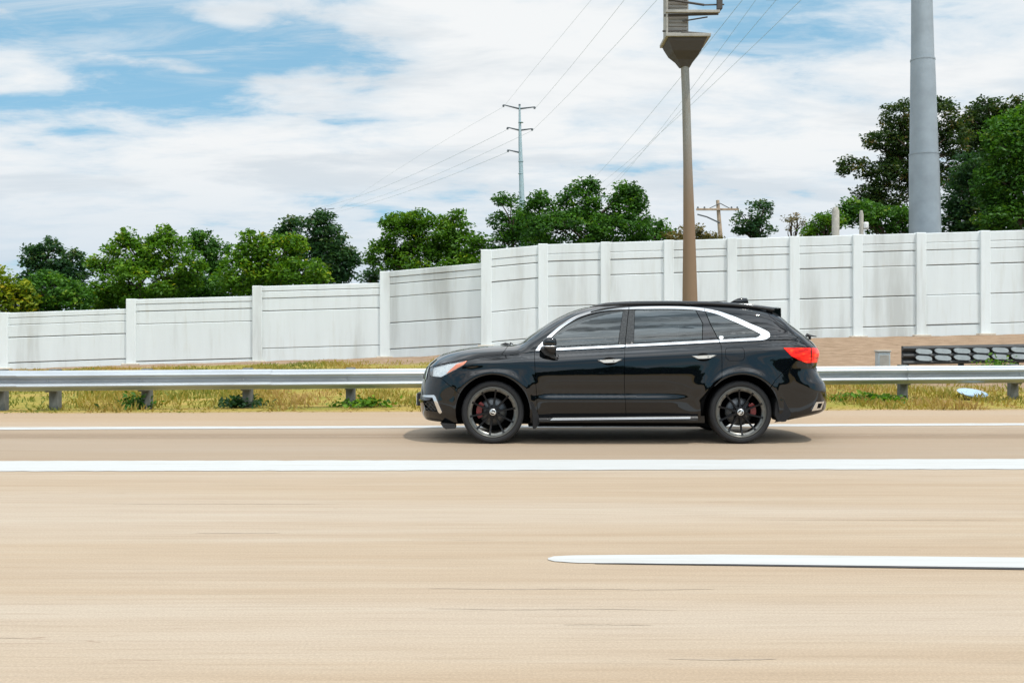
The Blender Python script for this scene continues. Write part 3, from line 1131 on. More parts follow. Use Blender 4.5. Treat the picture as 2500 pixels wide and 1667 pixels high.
# trees on the other side of the road, behind the viewer; the car's paint mirrors them
def far_belt():
    rl = np.random.default_rng(99)
    n = 52000
    xs = rl.uniform(-75, 75, n)
    hgt = 4.4 + 1.3 * np.sin(xs * .31) + 1.0 * np.sin(xs * .83 + 2) + .7 * np.sin(xs * 1.9)
    zz = rl.random(n) ** .8 * hgt
    C = np.stack([xs, -50 + rl.uniform(-2.2, 2.2, n), zz], 1)
    me_ = leaf_mesh('tree_belt', C, np.clip(rl.normal(.45, .15, n), 0, 1), .75, rl)
    tag(link_mesh('tree_belt', me_, LEAF_DARK), label='belt of trees across the road mirrored in the car', cat='trees', kind='stuff')


far_belt()


# ------------------------------------------------------------------ verge grass
def grass():
    rl = np.random.default_rng(4)
    n = 95000
    x = rl.uniform(-17, 17, n)
    yy = 16.05 + .045 * x + rl.random(n) ** 1.25 * 21.0
    noise = np.sin(x * .9 + 1) + np.sin(x * 2.3 + yy) + np.sin(x * .37 + yy * .8) + np.sin(x * 5 + 2)
    keep = rl.random(n) < np.clip(.55 + .2 * noise, .12, 1)
    keep &= yy < np.clip(30 - .9 * x, 21.5, 37) + rl.normal(0, 1.2, n)
    x, yy, noise = x[keep], yy[keep], noise[keep]
    n = len(x)
    z = ground_z(x, yy)
    h = rl.uniform(.05, .13, n) * (1 + .25 * np.clip(noise, -1, 2))
    h *= np.clip((yy - 16.0 - .045 * x) * 1.1 + .25 + .35 * noise, .2, 1)
    a = rl.uniform(0, 2 * np.pi, n)
    w = rl.uniform(.008, .02, n)
    dx, dy = np.cos(a) * w, np.sin(a) * w
    lx, ly_ = rl.normal(0, .05, n), rl.normal(0, .05, n)
    V = np.stack([np.stack([x - dx, yy - dy, z - .03], 1), np.stack([x + dx, yy + dy, z - .03], 1),
                  np.stack([x + dx * .6 + lx * .4, yy + dy * .6 + ly_ * .4, z + h * .6], 1), np.stack([x + lx, yy + ly_, z + h], 1)], 1).reshape(-1, 3)
    i = np.arange(n) * 4
    Fc = np.concatenate([np.stack([i, i + 1, i + 2], 1), np.stack([i, i + 2, i + 3], 1)])
    me_ = fast_mesh('verge_grass', V, Fc)
    att = me_.attributes.new('tone', 'FLOAT', 'POINT')
    g2 = np.sin(x * .62 + .4) + np.sin(x * 1.7 + yy * .6)
    t = np.clip(.60 - .19 * g2 + rl.normal(0, .13, n), 0, 1)
    att.data.foreach_set('value', np.repeat(t, 4).astype(np.float32))
    tag(link_mesh('verge_grass', me_, BLADE), label='dry yellow and green grass on the verge below the guardrail', cat='grass', kind='stuff')


grass()


def weed(label, px, py, d, r, h, n, mat, seed, grp='weed clumps along the verge'):
    rl = np.random.default_rng(seed)
    x, y, _ = at(px, py, d)
    z = float(ground_z(x, y))
    C = rl.normal(size=(n, 3)) * [r * .5, r * .4, h * .3]
    C[:, 2] = np.abs(C[:, 2]) + .02
    me_ = leaf_mesh('weed_clump', C, np.clip(rl.normal(.45, .2, n), 0, 1), .11, rl)
    o = link_mesh('weed_clump', me_, mat, None, (x, y, z))
    tag(o, label, 'weeds', grp, 'stuff')


weed('dark green weed clump at the foot of the second guardrail post from the left', 330, 985, 16.6, .30, .28, 260, LEAF_MID, 1)
weed('dark scrubby weed clump at the foot of the third guardrail post from the left', 590, 985, 16.9, .34, .26, 260, LEAF_DARK, 2)
weed('low green weed clump below the rail just left of the car nose', 885, 985, 17.0, .5, .2, 260, LEAF_BRT, 3)
weed('bright green weed patch below the rail just right of the car tail', 2120, 965, 18.6, .7, .16, 420, LEAF_BRT, 4)
weed('leafy green weed clump in front of the chequered barrier', 2435, 885, 25.5, .55, .5, 420, LEAF_BRT, 5)
weed('green weed tuft above the rail at the left', 250, 905, 26.0, .9, .3, 320, LEAF_BRT, 6)
weed('small green weed tuft above the rail near the car nose', 985, 893, 26.0, .5, .28, 220, LEAF_BRT, 7)


# ------------------------------------------------------------------ poles, masts, wires
def build_mast():
    d = 46.0
    bx, _, _ = at(2262, 0, d)
    zg = float(ground_z(bx, d))
    root = empty('transmission_mast', (bx, d, zg), label='thick tapering grey steel mast rising behind the wall near the right edge', cat='mast')
    s = d / F
    hts = [(-.5, 41.5), (4.7, 38.5), (8.35, 35.0), (8.36, 33.5), (12.7, 28.5), (12.72, 26.5), (16.0, 23.3), (22, 19), (22.01, 17.5), (30, 12)]
    prev = None
    axis = lambda z: -.014 * z
    segs = [(-.5, 8.35, 41.0, 34.6), (8.30, 12.70, 33.4, 28.2), (12.65, 22.0, 27.0, 19.0), (21.95, 30.5, 18.0, 11.0)]
    for (z0, z1, r0, r1) in segs:
        mb = MB()
        n = 8
        mb.tube([(axis(z0 + (z1 - z0) * i / n), 0, z0 + (z1 - z0) * i / n) for i in range(n + 1)], [(r0 + (r1 - r0) * i / n) * s for i in range(n + 1)], 24)
        mb.build('mast_section', MASTM, root)
        MB().tube([(axis(z1), 0, z1 - .05), (axis(z1), 0, z1 + .02)], (r1 + .9) * s, 24).build('joint_collar', MASTM, root)
    for z_ in (29.5, 26.0, 22.5):
        for sg in (-1, 1):
            MB().tube([(axis(z_), 0, z_), (sg * 2.6 + axis(z_), 0, z_ + .5)], [.14, .07], 8).build('arm', DARKSTEEL, root)
    return bx, d, zg


mast_x, mast_d, mast_z = build_mast()


def build_brown_pole():
    d = 25.0
    k = 2500 / 2352.0
    bx, _, _ = at(1586 * k, 0, d)
    zg = float(ground_z(bx, d))
    s = d / F
    root = empty('equipment_pole', (bx, d, zg), label='brown weathered pole behind the car roof carrying a dark flared bracket and grey cabinet', cat='pole')
    z = lambda py: H - (py - HY) * d / F - zg
    X = lambda px: (px - CX) * d / F - bx
    pts, rad = [], []
    for py, l, r in ((1000, 1655, 1715), (830, 1662, 1706), (733, 1666, 1703), (560, 1668, 1697), (400, 1668, 1690), (240, 1665, 1685), (160, 1662, 1682)):
        pts.append((X((l + r) / 2), 0, z(py)))
        rad.append((r - l) / 2 * s)
    pts = [(pts[0][0] + .01, 0, -.4)] + pts
    rad = [rad[0]] + rad
    MB().tube(pts, rad, 20).build('pole_shaft', POLEM, root)
    # flared bracket: a four-sided funnel
    vs, fs = [], []
    rings = [(165, 1660, 1684, .10), (150, 1651, 1692, .18), (133, 1637, 1706, .34), (112, 1627, 1714, .45), (105, 1624, 1718, .47)]
    for (py, l, r, dy) in rings:
        vs += [(X(l), -dy, z(py)), (X(r), -dy, z(py)), (X(r), dy, z(py)), (X(l), dy, z(py))]
    for i in range(len(rings) - 1):
        for j in range(4):
            fs.append((i * 4 + j, i * 4 + (j + 1) % 4, (i + 1) * 4 + (j + 1) % 4, (i + 1) * 4 + j))
    fs += [(3, 2, 1, 0), (16, 17, 18, 19)]
    MB().add(vs, fs).build('flared_bracket', BEAMDK, root)
    MB().box(X(1618), X(1726), -.52, .52, z(104), z(96), .01).build('platform', CABM, root)
    # cabinets behind a skeletal frame, louvred front
    cab = MB().box(X(1624), X(1676), -.30, .34, z(95), z(-120), .02).build('cabinet', CABM, root)
    for i in range(22):
        py = 84 - i * 9.0
        MB().box(X(1627), X(1673), -.325, -.303, z(py), z(py - 5.0), .004).build('louvre', CABM2, cab)
    for a, b, r in (((1616, 50), (1746, 46), .035), ((1612, 88), (1658, 87), .022), ((1657, 90), (1728, 95), .026), ((1626, 12), (1712, 25), .03), ((1712, 25), (1760, 24), .02), ((1660, 64), (1720, 54), .018)):
        MB().tube([(X(a[0]), -.38, z(a[1])), (X(b[0]), -.38, z(b[1]))], r, 8).build('cross_bar', BEAMDK, root)
    MB().box(X(1618), X(1748), -.50, -.42, z(46), z(40), .004).build('shelf', CABM, root)
    for px in (1744, 1749):
        pass
    MB().box(X(1742), X(1755), -.46, -.34, z(36), z(-140), .01).build('upright', BEAMDK, root)
    MB().box(X(1619), X(1624), -.47, -.40, z(97), z(-140), .01).build('upright', CABM, root)
    MB().lathe([(0, -.06), (.05, -.05), (.06, 0), (.05, .05), (0, .06)], (X(1747), -.40, z(36)), n=12).build('insulator', BEAMDK, root)
    # small box hanging over the far end of an arm that leaves the frame
    MB().tube([(X(1690), 0, z(-60)), (X(1900), 0, z(-30))], .03, 8).build('arm', BEAMDK, root)
    MB().box(X(1872), X(1904), -.1, .1, z(-2), z(-26), .01).build('lamp_head', BEAMDK, root)


CABM2 = simple('louvre_paint', (.22, .21, .19), .7)
build_brown_pole()


def build_far_pole():
    d = 150.0
    s = d / F
    bx, _, _ = at(1273, 0, d)
    root = empty('transmission_pole', (bx, d, .4), label='tall thin pale steel power pole with upswept arms behind the trees', cat='pole')
    z = lambda py: H - (py - HY) * d / F - .4
    X = lambda px: (px - CX) * d / F - bx
    MB().tube([(X(1276), 0, -.5), (X(1275), 0, z(700)), (X(1274), 0, z(480)), (X(1270), 0, z(350)), (X(1268.5), 0, z(258))],
              [.62, .52, .40, .27, .14], 14).build('pole_shaft', FARSTEEL, root)
    MB().tube([(X(1268.5), 0, z(258)), (X(1268.5), 0, z(255))], [.18, .16], 10).build('cap', DARKSTEEL, root)
    ends = []
    for a, b in (((1268, 266), (1230, 256.5)), ((1268, 266), (1306, 261.5)), ((1269, 318.5), (1240, 311.5)), ((1269, 318.5), (1300, 314.5)), ((1270, 373), (1241, 366.5))):
        MB().tube([(X(a[0]), 0, z(a[1])), (X(b[0]), 0, z(b[1]))], [.14, .08], 8).build('arm', DARKSTEEL, root)
        ins = MB().tube([(X(b[0]), 0, z(b[1])), (X(b[0]) - .1, 0, z(b[1] + 4.5))], [.16, .16], 8)
        ins.build('insulator', DARKSTEEL, root)
        ends.append(at(b[0] - .3, b[1] + 4.5, d))
    for py in (300, 395, 425, 470):
        MB().tube([(X(1271.5), 0, z(py)), (X(1271.5), 0, z(py - 1.2))], .40, 12).build('joint_collar', FARSTEEL, root)
    # next pole of the line, far off
    d2 = 330.0
    bx2, _, _ = at(794, 0, d2)
    r2 = empty('transmission_pole', (bx2, d2, .5), label='distant tiny pole top with crossarms just above the dark round tree', cat='pole')
    z2 = lambda py: H - (py - HY) * d2 / F - .5
    X2 = lambda px: (px - CX) * d2 / F - bx2
    MB().tube([(0, 0, 0), (0, 0, z2(508))], [.5, .2], 10).build('pole_shaft', DARKSTEEL, r2)
    for a, b in ((772, 509), (816, 509), (776, 524), (812, 524)):
        MB().tube([(0, 0, z2(b + 3)), (X2(a), 0, z2(b))], .12, 6).build('arm', DARKSTEEL, r2)
    ends2 = [at(772, 509, d2), at(816, 510, d2), at(776, 524, d2), at(812, 524, d2)]
    # third line's pole, hidden behind the crowns
    d3 = 240.0
    bx3, _, _ = at(1440, 0, d3)
    r3 = empty('transmission_pole', (bx3, d3, .5), label='power pole standing hidden behind the three-topped tree clump', cat='pole')
    z3 = lambda py: H - (py - HY) * d3 / F - .5
    MB().tube([(0, 0, 0), (0, 0, z3(470))], [.4, .2], 10).build('pole_shaft', FARSTEEL, r3)
    MB().tube([(-3.5, 0, z3(478)), (3.5, 0, z3(478))], .12, 6).build('arm', DARKSTEEL, r3)
    ends3 = [at(1405, 478, d3), at(1425, 478, d3), at(1455, 478, d3), at(1475, 478, d3)]
    return ends, ends2, ends3


ENDS, ENDS2, ENDS3 = build_far_pole()


def wire(p, q, sag, label, r=.02):
    p, q = Vector(p), Vector(q)
    n = 22
    pts = []
    for i in range(n + 1):
        t = i / n
        v = p.lerp(q, t)
        v.z -= sag * 4 * t * (1 - t)
        pts.append(v)
    o = MB().tube([v - p for v in pts], r * .7, 5).build('power_wire', WIREM, None, tuple(p))
    tag(o, label, 'wire', 'overhead power wires')


mt = lambda dx, z_: (mast_x + dx, mast_d, mast_z + z_)
wire(ENDS[2], ENDS2[0], 1.5, 'uppermost power wire dropping left from the pale pole to the distant pole', .035)
wire(ENDS[4], ENDS2[2], 1.5, 'lowest power wire dropping left from the pale pole to the distant pole', .035)
wire(ENDS[3], ENDS2[1], 1.5, 'middle power wire dropping left from the pale pole, ending right at the distant pole', .03)
wire(ENDS[0], ENDS2[3], -1.0, 'faint topmost wire leaving the upper left arm of the pale pole leftwards', .02)
wire(ENDS[1], mt(-2.9, 30.0), 0.6, 'power wire rising right from the upper right arm of the pale pole', .022)
wire(ENDS[3], mt(-2.7, 26.5), 0.6, 'power wire rising right from the middle right arm of the pale pole', .022)
wire(ENDS[0], mt(-3.0, 30.1), -.3, 'faint wire rising right from the upper left arm of the pale pole', .018)
wire(ENDS3[0], mt(-2.6, 23.0), 1.2, 'leftmost of the wires passing behind the brown pole bracket', .024)
wire(ENDS3[1], mt(1.9, 23.0), 1.2, 'second from left of the wires crossing behind the brown pole', .024)
wire(ENDS3[2], mt(2.2, 26.5), 1.6, 'third from left of the wires crossing behind the brown pole', .024)
wire(ENDS3[3], mt(2.3, 30.0), 1.6, 'rightmost of the wires crossing behind the brown pole', .024)


def build_crossarm_pole():
    d = 66.0
    s = d / F
    k = 2500 / 2352.0
    bx, _, _ = at(1757, 0, d)
    zg = 1.0
    root = empty('utility_pole', (bx, d, zg), label='bleached wooden utility pole with one long crossarm and braces right of the brown pole', cat='pole')
    z = lambda py: H - (py - HY) * d / F - zg
    X = lambda px: (px - CX) * d / F - bx
    MB().tube([(X(1760), 0, -.5), (X(1759), 0, z(580)), (X(1752), 0, z(489))], [.17, .15, .11], 10).build('pole_shaft', WOODM, root)
    MB().box(X(1699), X(1803), -.17, -.07, z(514.5), z(509.5), .01).build('crossarm', WOODM, root)
    MB().tube([(X(1702), -.1, z(524)), (X(1725), -.1, z(530)), (X(1757), -.1, z(545))], .05, 6).build('brace', DARKSTEEL, root)
    MB().tube([(X(1757), -.1, z(497)), (X(1782), -.1, z(510))], .03, 6).build('brace', DARKSTEEL, root)
    MB().tube([(X(1757), -.1, z(497)), (X(1730), -.1, z(510))], .03, 6).build('brace', DARKSTEEL, root)
    for px in (1703, 1719, 1785, 1799):
        MB().tube([(X(px), -.12, z(509)), (X(px), -.12, z(505))], [.07, .04], 8).build('insulator', DARKSTEEL, root)
    for (px, w, pt, nm, lb) in ((2040, 9, 506, 'stub_post', 'short blunt wooden post with a rounded top behind the wall, left of the transformer post'),
                                (2103, 5, 514, 'transformer_post', 'short wooden post with a small white box, left of the thick grey mast')):
        d2 = 50.0
        x2, _, _ = at(px, 0, d2)
        r2 = empty(nm, (x2, d2, .9), label=lb, cat='post')
        z2 = lambda py: H - (py - HY) * d2 / F - .9
        MB().tube([(0, 0, -.5), (0, 0, z2(pt + 10)), (-.01, 0, z2(pt))], [w * d2 / F * 1.05, w * d2 / F, w * d2 / F * .6], 12).build('post_shaft', PALEWOOD, r2)
        if nm == 'transformer_post':
            MB().lathe([(0, z2(560)), (.13, z2(560)), (.14, z2(556)), (.14, z2(546)), (.12, z2(543)), (0, z2(542))], (.22, 0, 0), 'z', 14).build('transformer', PLATEM, r2)
            MB().box(.02, .12, -.03, .03, z2(553), z2(550)).build('bracket', DARKSTEEL, r2)


build_crossarm_pole()


def small_things():
    # orange cap at the wall foot
    d = 43.0
    x, y, z = at(979, 870, d)
    r = empty('orange_marker', (x, d, float(ground_z(x, d)) - .02), label='small orange box-shaped marker on the ground at the foot of the wall', cat='marker')
    MB().box(-.16, .16, -.12, .12, 0, .16, .02).build('marker_body', ORANGE, r)
    MB().box(-.13, .13, -.09, .09, .165, .20, .02).build('lid', ORANGE, r)
    # pale disc lying in the grass
    x, y, z = at(2350, 953, 19.3)
    zg = float(ground_z(x, 19.3))
    o = MB().lathe([(0, .02), (.17, .022), (.24, .03), (.27, .05), (.275, .045), (.245, .018), (.17, .008), (0, .006)], (0, 0, 0), 'z', 28).build('plastic_lid', PALEBLUE, None, (x, 18.9, zg + .09))
    o.rotation_euler = (R(14), R(3), 0)
    tag(o, 'pale blue round plastic lid lying tilted in the yellow grass below the rail', 'lid')
    # utility box beyond the rail
    d = 26.0
    x, _, _ = at(2155, 0, d)
    zg = float(ground_z(x, d))
    r = empty('utility_box', (x, d, zg), label='light grey utility box standing on the bank left of the chequered barrier', cat='box')
    zt = H - (855 - HY) * d / F - zg
    MB().box(-.16, .16, -.12, .12, -.1, zt - .05, .015).build('box_body', PALEPANEL, r)
    MB().box(-.18, .18, -.14, .14, zt - .048, zt, .015).build('lid', CABM, r)
    MB().box(-.12, .12, -.132, -.122, .1, zt - .12, .004).build('door', CABM, r)


small_things()


# ================================================================== the car
# Car body: a closed surface |y| = w(x, z) in the car's own frame (x to its tail, z up, y across).
YC = 12.23                       # distance of the car's centre plane
XC = 1.192                       # world x of the point midway between the wheels
WB = 1.410                       # half wheelbase
WR = .358                        # tyre radius


def c_pchip(xs, ys, x):
    xs, ys = np.asarray(xs, float), np.asarray(ys, float)
    h = np.diff(xs)
    dl = np.diff(ys) / h
    m = np.zeros_like(xs)
    for i in range(1, len(xs) - 1):
        if dl[i - 1] * dl[i] > 0:
            w1, w2 = 2 * h[i] + h[i - 1], h[i] + 2 * h[i - 1]
            m[i] = (w1 + w2) / (w1 / dl[i - 1] + w2 / dl[i])
    m[0], m[-1] = dl[0], dl[-1]
    i = np.clip(np.searchsorted(xs, x) - 1, 0, len(xs) - 2)
    t = np.clip((x - xs[i]) / h[i], 0, 1)
    return ((1 + 2 * t) * (1 - t) ** 2 * ys[i] + t * (1 - t) ** 2 * h[i] * m[i] + t * t * (3 - 2 * t) * ys[i + 1] + t * t * (t - 1) * h[i] * m[i + 1])


class Curve:
    """smooth tabulated curve"""
    def __init__(s, pts, sigma=.02, step=.002):
        pts = sorted(pts)
        xs, ys = [p[0] for p in pts], [p[1] for p in pts]
        s.x0, s.step = xs[0] - .3, step
        X_ = np.arange(s.x0, xs[-1] + .3, step)
        Y_ = c_pchip(xs, ys, np.clip(X_, xs[0], xs[-1]))
        # continue straight beyond the ends
        e0, e1 = X_ < xs[0], X_ > xs[-1]
        m0 = (ys[1] - ys[0]) / (xs[1] - xs[0])
        m1 = (ys[-1] - ys[-2]) / (xs[-1] - xs[-2])
        Y_[e0] = ys[0] + m0 * (X_[e0] - xs[0])
        Y_[e1] = ys[-1] + m1 * (X_[e1] - xs[-1])
        if sigma > 0:
            r = int(3 * sigma / step)
            kx = np.arange(-r, r + 1) * step
            kk = np.exp(-kx ** 2 / (2 * sigma ** 2))
            kk /= kk.sum()
            Y_ = np.convolve(np.pad(Y_, r, mode='edge'), kk, mode='valid')
        s.X, s.Y = X_, Y_

    def __call__(s, x):
        return np.interp(x, s.X, s.Y)


def loc(px, py, w):
    """photo pixel (2500 wide) to car-frame (x, z) when it lies w metres this side of the centre plane"""
    d = YC - w
    return ((px - CX) * d / F - XC, H - (py - HY) * d / F)


# top silhouette (centre line or crown), photo pixels and the depth at which the outline is seen
TOP_PX = [(1060, 878, .05), (1076.5, 866, .05), (1102, 857.5, .05), (1142.9, 849, .05), (1178.6, 844.8, .05), (1227, 842.3, .05), (1262, 839.6, .05),
          (1293.4, 819, .25), (1331.6, 793.6, .3), (1369.9, 771.2, .4), (1408.2, 754.6, .5), (1446.4, 745.4, .5), (1484.7, 740.7, .5), (1548.5, 737.0, .5),
          (1627.6, 735.9, .5), (1704, 736.6, .5), (1780.6, 739.5, .5), (1850, 745.5, .5), (1885, 752, .45)]
top_pts = [loc(*p) for p in TOP_PX]
top_pts += [loc(1915, 780, .3), loc(1940, 797, .3), loc(1966.8, 817, .3), loc(1979.6, 831, .2)]
top_pts = [p for p in top_pts]
zr_last = top_pts[-1]
top_pts.append((zr_last[0] + .06, zr_last[1] - .10))
ztop_c = Curve(top_pts, .018)
FRONT_PX = [(1074, 1036), (1052, 1028), (1037, 1018), (1030, 1006), (1027, 990), (1025, 975), (1027, 960), (1030, 940), (1034, 920), (1040, 900), (1048, 886), (1060, 874), (1080, 860)]
fp = sorted([(loc(a, b, .12)[1], loc(a, b, .12)[0]) for a, b in FRONT_PX])
xf_c = Curve(fp, .012)
REAR_PX = [(1940, 1014), (1975, 1007), (2000, 1001), (2013, 990), (2015, 972), (2014, 950), (2010, 932), (1999, 916), (1991, 895), (1990, 878), (1991, 858), (1986, 842), (1979, 828), (1966, 814)]
rp = sorted([(loc(a, b, .2)[1], loc(a, b, .2)[0] - .05 * float(np.clip((b - 850) / 40, 0, 1))) for a, b in REAR_PX])
xr_c = Curve(rp, .012)

wz_c = Curve([(.10, .885), (.25, .915), (.36, .935), (.44, .948), (.50, .957), (.525, .955), (.56, .944), (.62, .946), (.70, .951), (.77, .953), (.83, .9515), (.90, .947),
              (.95, .941), (.99, .932), (1.025, .917), (1.05, .906), (1.075, .902), (1.10, .897), (1.13, .872), (1.20, .853), (1.30, .822), (1.40, .787), (1.50, .747), (1.60, .700), (1.75, .62)], .012)
wz0_c = Curve([(.10, .905), (.25, .93), (.40, .943), (.55, .949), (.70, .953), (.77, .953), (.83, .9515), (.90, .947),
               (.95, .941), (.99, .932), (1.025, .917), (1.05, .906), (1.075, .902), (1.10, .897), (1.13, .872), (1.20, .853), (1.30, .822), (1.40, .787), (1.50, .747), (1.60, .700), (1.75, .62)], .012)
ht_c = Curve([(-2.5, .10), (-2.2, .14), (-1.6, .15), (-1.2, .12), (-1.0, .16), (-.6, .19), (-.2, .15), (.1, .11), (.5, .10), (1.2, .12), (1.7, .16), (2.1, .26), (2.6, .30)], .08)


def sstep(t, a, b):
    t = np.clip((t - a) / (b - a), 0, 1)
    return t * t * (3 - 2 * t)


PT, PF, PR = 2.5, 2.6, 2.9
LF, LR = .60, .50


def super_q(s, p):
    s = np.clip(s, 0, 1)
    return (1 - (1 - s) ** p) ** (1 / p)


def belt(x):
    return 1.085 + .050 * (x + .6)


def w_body(x, z):
    x = np.asarray(x, float)
    z = np.asarray(z, float)
    sh = (belt(x) - 1.10) * sstep(z, .72, 1.0)
    zz = z - sh
    # hood zone: the shoulder runs lower
    hood = sstep(-x, .75, 1.5)
    mid = sstep(x, -1.02, -.75) * sstep(-x, -.95, -.45)
    tilt = .03 * x                       # crease climbs towards the tail
    wa = wz_c(zz - tilt * (z < .7)) if False else wz_c(zz)
    w = wz0_c(zz) * (1 - mid) + wa * mid
    w = w + hood * .02 * sstep(zz, .85, 1.0)
    # flares over the wheels
    for cx in (-WB, WB):
        r = np.hypot(x - cx, z - WR)
        w = w + .020 * np.exp(-((r - .44) / .055) ** 2) * sstep(z, .20, .40) + .012 * np.exp(-((r - .50) / .10) ** 2) * sstep(z, .5, .7)
    # slight narrowing to both ends before the corners
    w = w - .045 * sstep(-x, 1.55, 2.3) - .05 * sstep(x, 1.6, 2.6)
    zt, h = ztop_c(x), ht_c(x)
    w = w * super_q((zt - z) / h, PT)
    w = w * super_q((x - xf_c(z)) / LF, PF)
    w = w * super_q((xr_c(z) - x) / LR, PR)
    # tuck under at the sill
    w = w - .05 * (1 - sstep(z, .16, .36))
    return np.maximum(w, 0)


def W1_(x, z):
    return float(w_body(np.array([x]), np.array([z]))[0])


def onbody(px, py, off=0.0):
    """photo pixel to (x,z) on the near side of the body"""
    w = .85
    for _ in range(12):
        x, z = loc(px, py, w + off)
        w = .5 * w + .5 * W1_(x, z)
    return loc(px, py, w + off)


def outline(pts):
    return [onbody(a, b) for a, b in pts]


# centre-line silhouette as a polygon in (x, z)
def silhouette():
    zb = .235
    xa = float(xf_c(.24)) + .0
    pts = []
    # front chain upwards until it meets the top
    z = zb
    while True:
        x = float(xf_c(z))
        if z > float(ztop_c(x)) - .004:
            break
        pts.append((x, z))
        z += .012
    x0 = pts[-1][0]
    # rear chain
    rear = []
    z = zb
    while True:
        x = float(xr_c(z))
        if z > float(ztop_c(x)) - .004:
            break
        rear.append((x, z))
        z += .012
    x1 = rear[-1][0]
    xs = list(np.arange(x0 + .006, x0 + .12, .008)) + list(np.arange(x0 + .12, x1 - .1, .02)) + list(np.arange(x1 - .1, x1 - .004, .008))
    pts += [(float(x), float(ztop_c(x))) for x in xs]
    pts += rear[::-1]
    return pts


SIL = silhouette()


def inside(poly, P):
    P = np.asarray(P)
    x, y = P[:, 0], P[:, 1]
    res = np.zeros(len(P), bool)
    n = len(poly)
    for i in range(n):
        x0, y0 = poly[i]
        x1, y1 = poly[(i + 1) % n]
        if y0 == y1:
            continue
        c = ((y0 > y) != (y1 > y)) & (x < (x1 - x0) * (y - y0) / (y1 - y0) + x0)
        res ^= c
    return res


def offset_poly(poly, d):
    """shrink a polygon by d"""
    n = len(poly)
    area = sum(poly[i][0] * poly[(i + 1) % n][1] - poly[(i + 1) % n][0] * poly[i][1] for i in range(n))
    sg = 1 if area > 0 else -1
    out = []
    for i in range(n):
        a, b, c = Vector(poly[i - 1]), Vector(poly[i]), Vector(poly[(i + 1) % n])
        e1, e2 = (b - a), (c - b)
        if e1.length < 1e-6 or e2.length < 1e-6:
            out.append(tuple(b))
            continue
        e1.normalize()
        e2.normalize()
        n1, n2 = Vector((-e1.y, e1.x)) * sg, Vector((-e2.y, e2.x)) * sg
        m = (n1 + n2)
        if m.length < 1e-3:
            out.append(tuple(b + n1 * d))
            continue
        m.normalize()
        out.append(tuple(b + m * d / max(.35, m.dot(n1))))
    return out


def densify(poly, st_=.02):
    out = []
    n = len(poly)
    for i in range(n):
        a, b = poly[i], poly[(i + 1) % n]
        L = math.hypot(b[0] - a[0], b[1] - a[1])
        m = max(1, int(L / st_))
        for j in range(m):
            out.append((a[0] + (b[0] - a[0]) * j / m, a[1] + (b[1] - a[1]) * j / m))
    return out


def smooth_open(pts, n=6):
    """Catmull-Rom through the points"""
    P = [Vector(p) for p in pts]
    out = []
    for i in range(len(P) - 1):
        p0, p1, p2, p3 = P[max(i - 1, 0)], P[i], P[i + 1], P[min(i + 2, len(P) - 1)]
        for j in range(n):
            t = j / n
            v = .5 * ((2 * p1) + (p2 - p0) * t + (2 * p0 - 5 * p1 + 4 * p2 - p3) * t * t + (3 * p1 - p0 - 3 * p2 + p3) * t ** 3)
            out.append(tuple(v))
    out.append(tuple(P[-1]))
    return out


def circle(cx, cz, r, n=64):
    return [(cx + r * math.cos(2 * math.pi * i / n), cz + r * math.sin(2 * math.pi * i / n)) for i in range(n)]


ARCH_R = .423
ARCHES = [circle(-WB, WR + .01, ARCH_R), circle(WB, WR + .01, ARCH_R)]


def make_cloud():
    pts = []
    xs = np.arange(-2.34, 2.68, .028)
    ratios = np.array([.06, .14, .24, .34, .44, .54, .63, .71, .78, .84, .89, .93, .96, .98, .993])
    taus = 1 - (1 - ratios ** PT) ** (1 / PT)
    for x in xs:
        zt, h = float(ztop_c(x)), float(ht_c(x))
        for t in taus:
            pts.append((x, zt - t * h))
        z = zt - h
        while z > .23:
            pts.append((x + (.007 if int(z * 100) % 2 else -.007), z))
            z -= .022
    tf = 1 - (1 - ratios ** PF) ** (1 / PF)
    tr_ = 1 - (1 - ratios ** PR) ** (1 / PR)
    for z in np.arange(.24, 1.25, .022):
        for t in tf:
            pts.append((float(xf_c(z)) + t * LF, z))
        for t in tr_:
            pts.append((float(xr_c(z)) - t * LR, z))
    P = np.array(pts)
    P = P[inside(SIL, P)]
    # thin out
    key = np.round(P / .007).astype(int)
    _, idx_ = np.unique(key, axis=0, return_index=True)
    P = P[idx_]
    # keep away from the silhouette itself
    return P


CLOUD = make_cloud()


def grad(x, z, fn=w_body, e=.0012):
    gx_ = (fn(x + e, z) - fn(x - e, z)) / (2 * e)
    gz_ = (fn(x, z + e) - fn(x, z - e)) / (2 * e)
    return gx_, gz_


CAR = empty('suv', (XC, YC, 0), label='glossy black SUV with tinted windows and chrome window trim, side-on on the concrete road', cat='car')


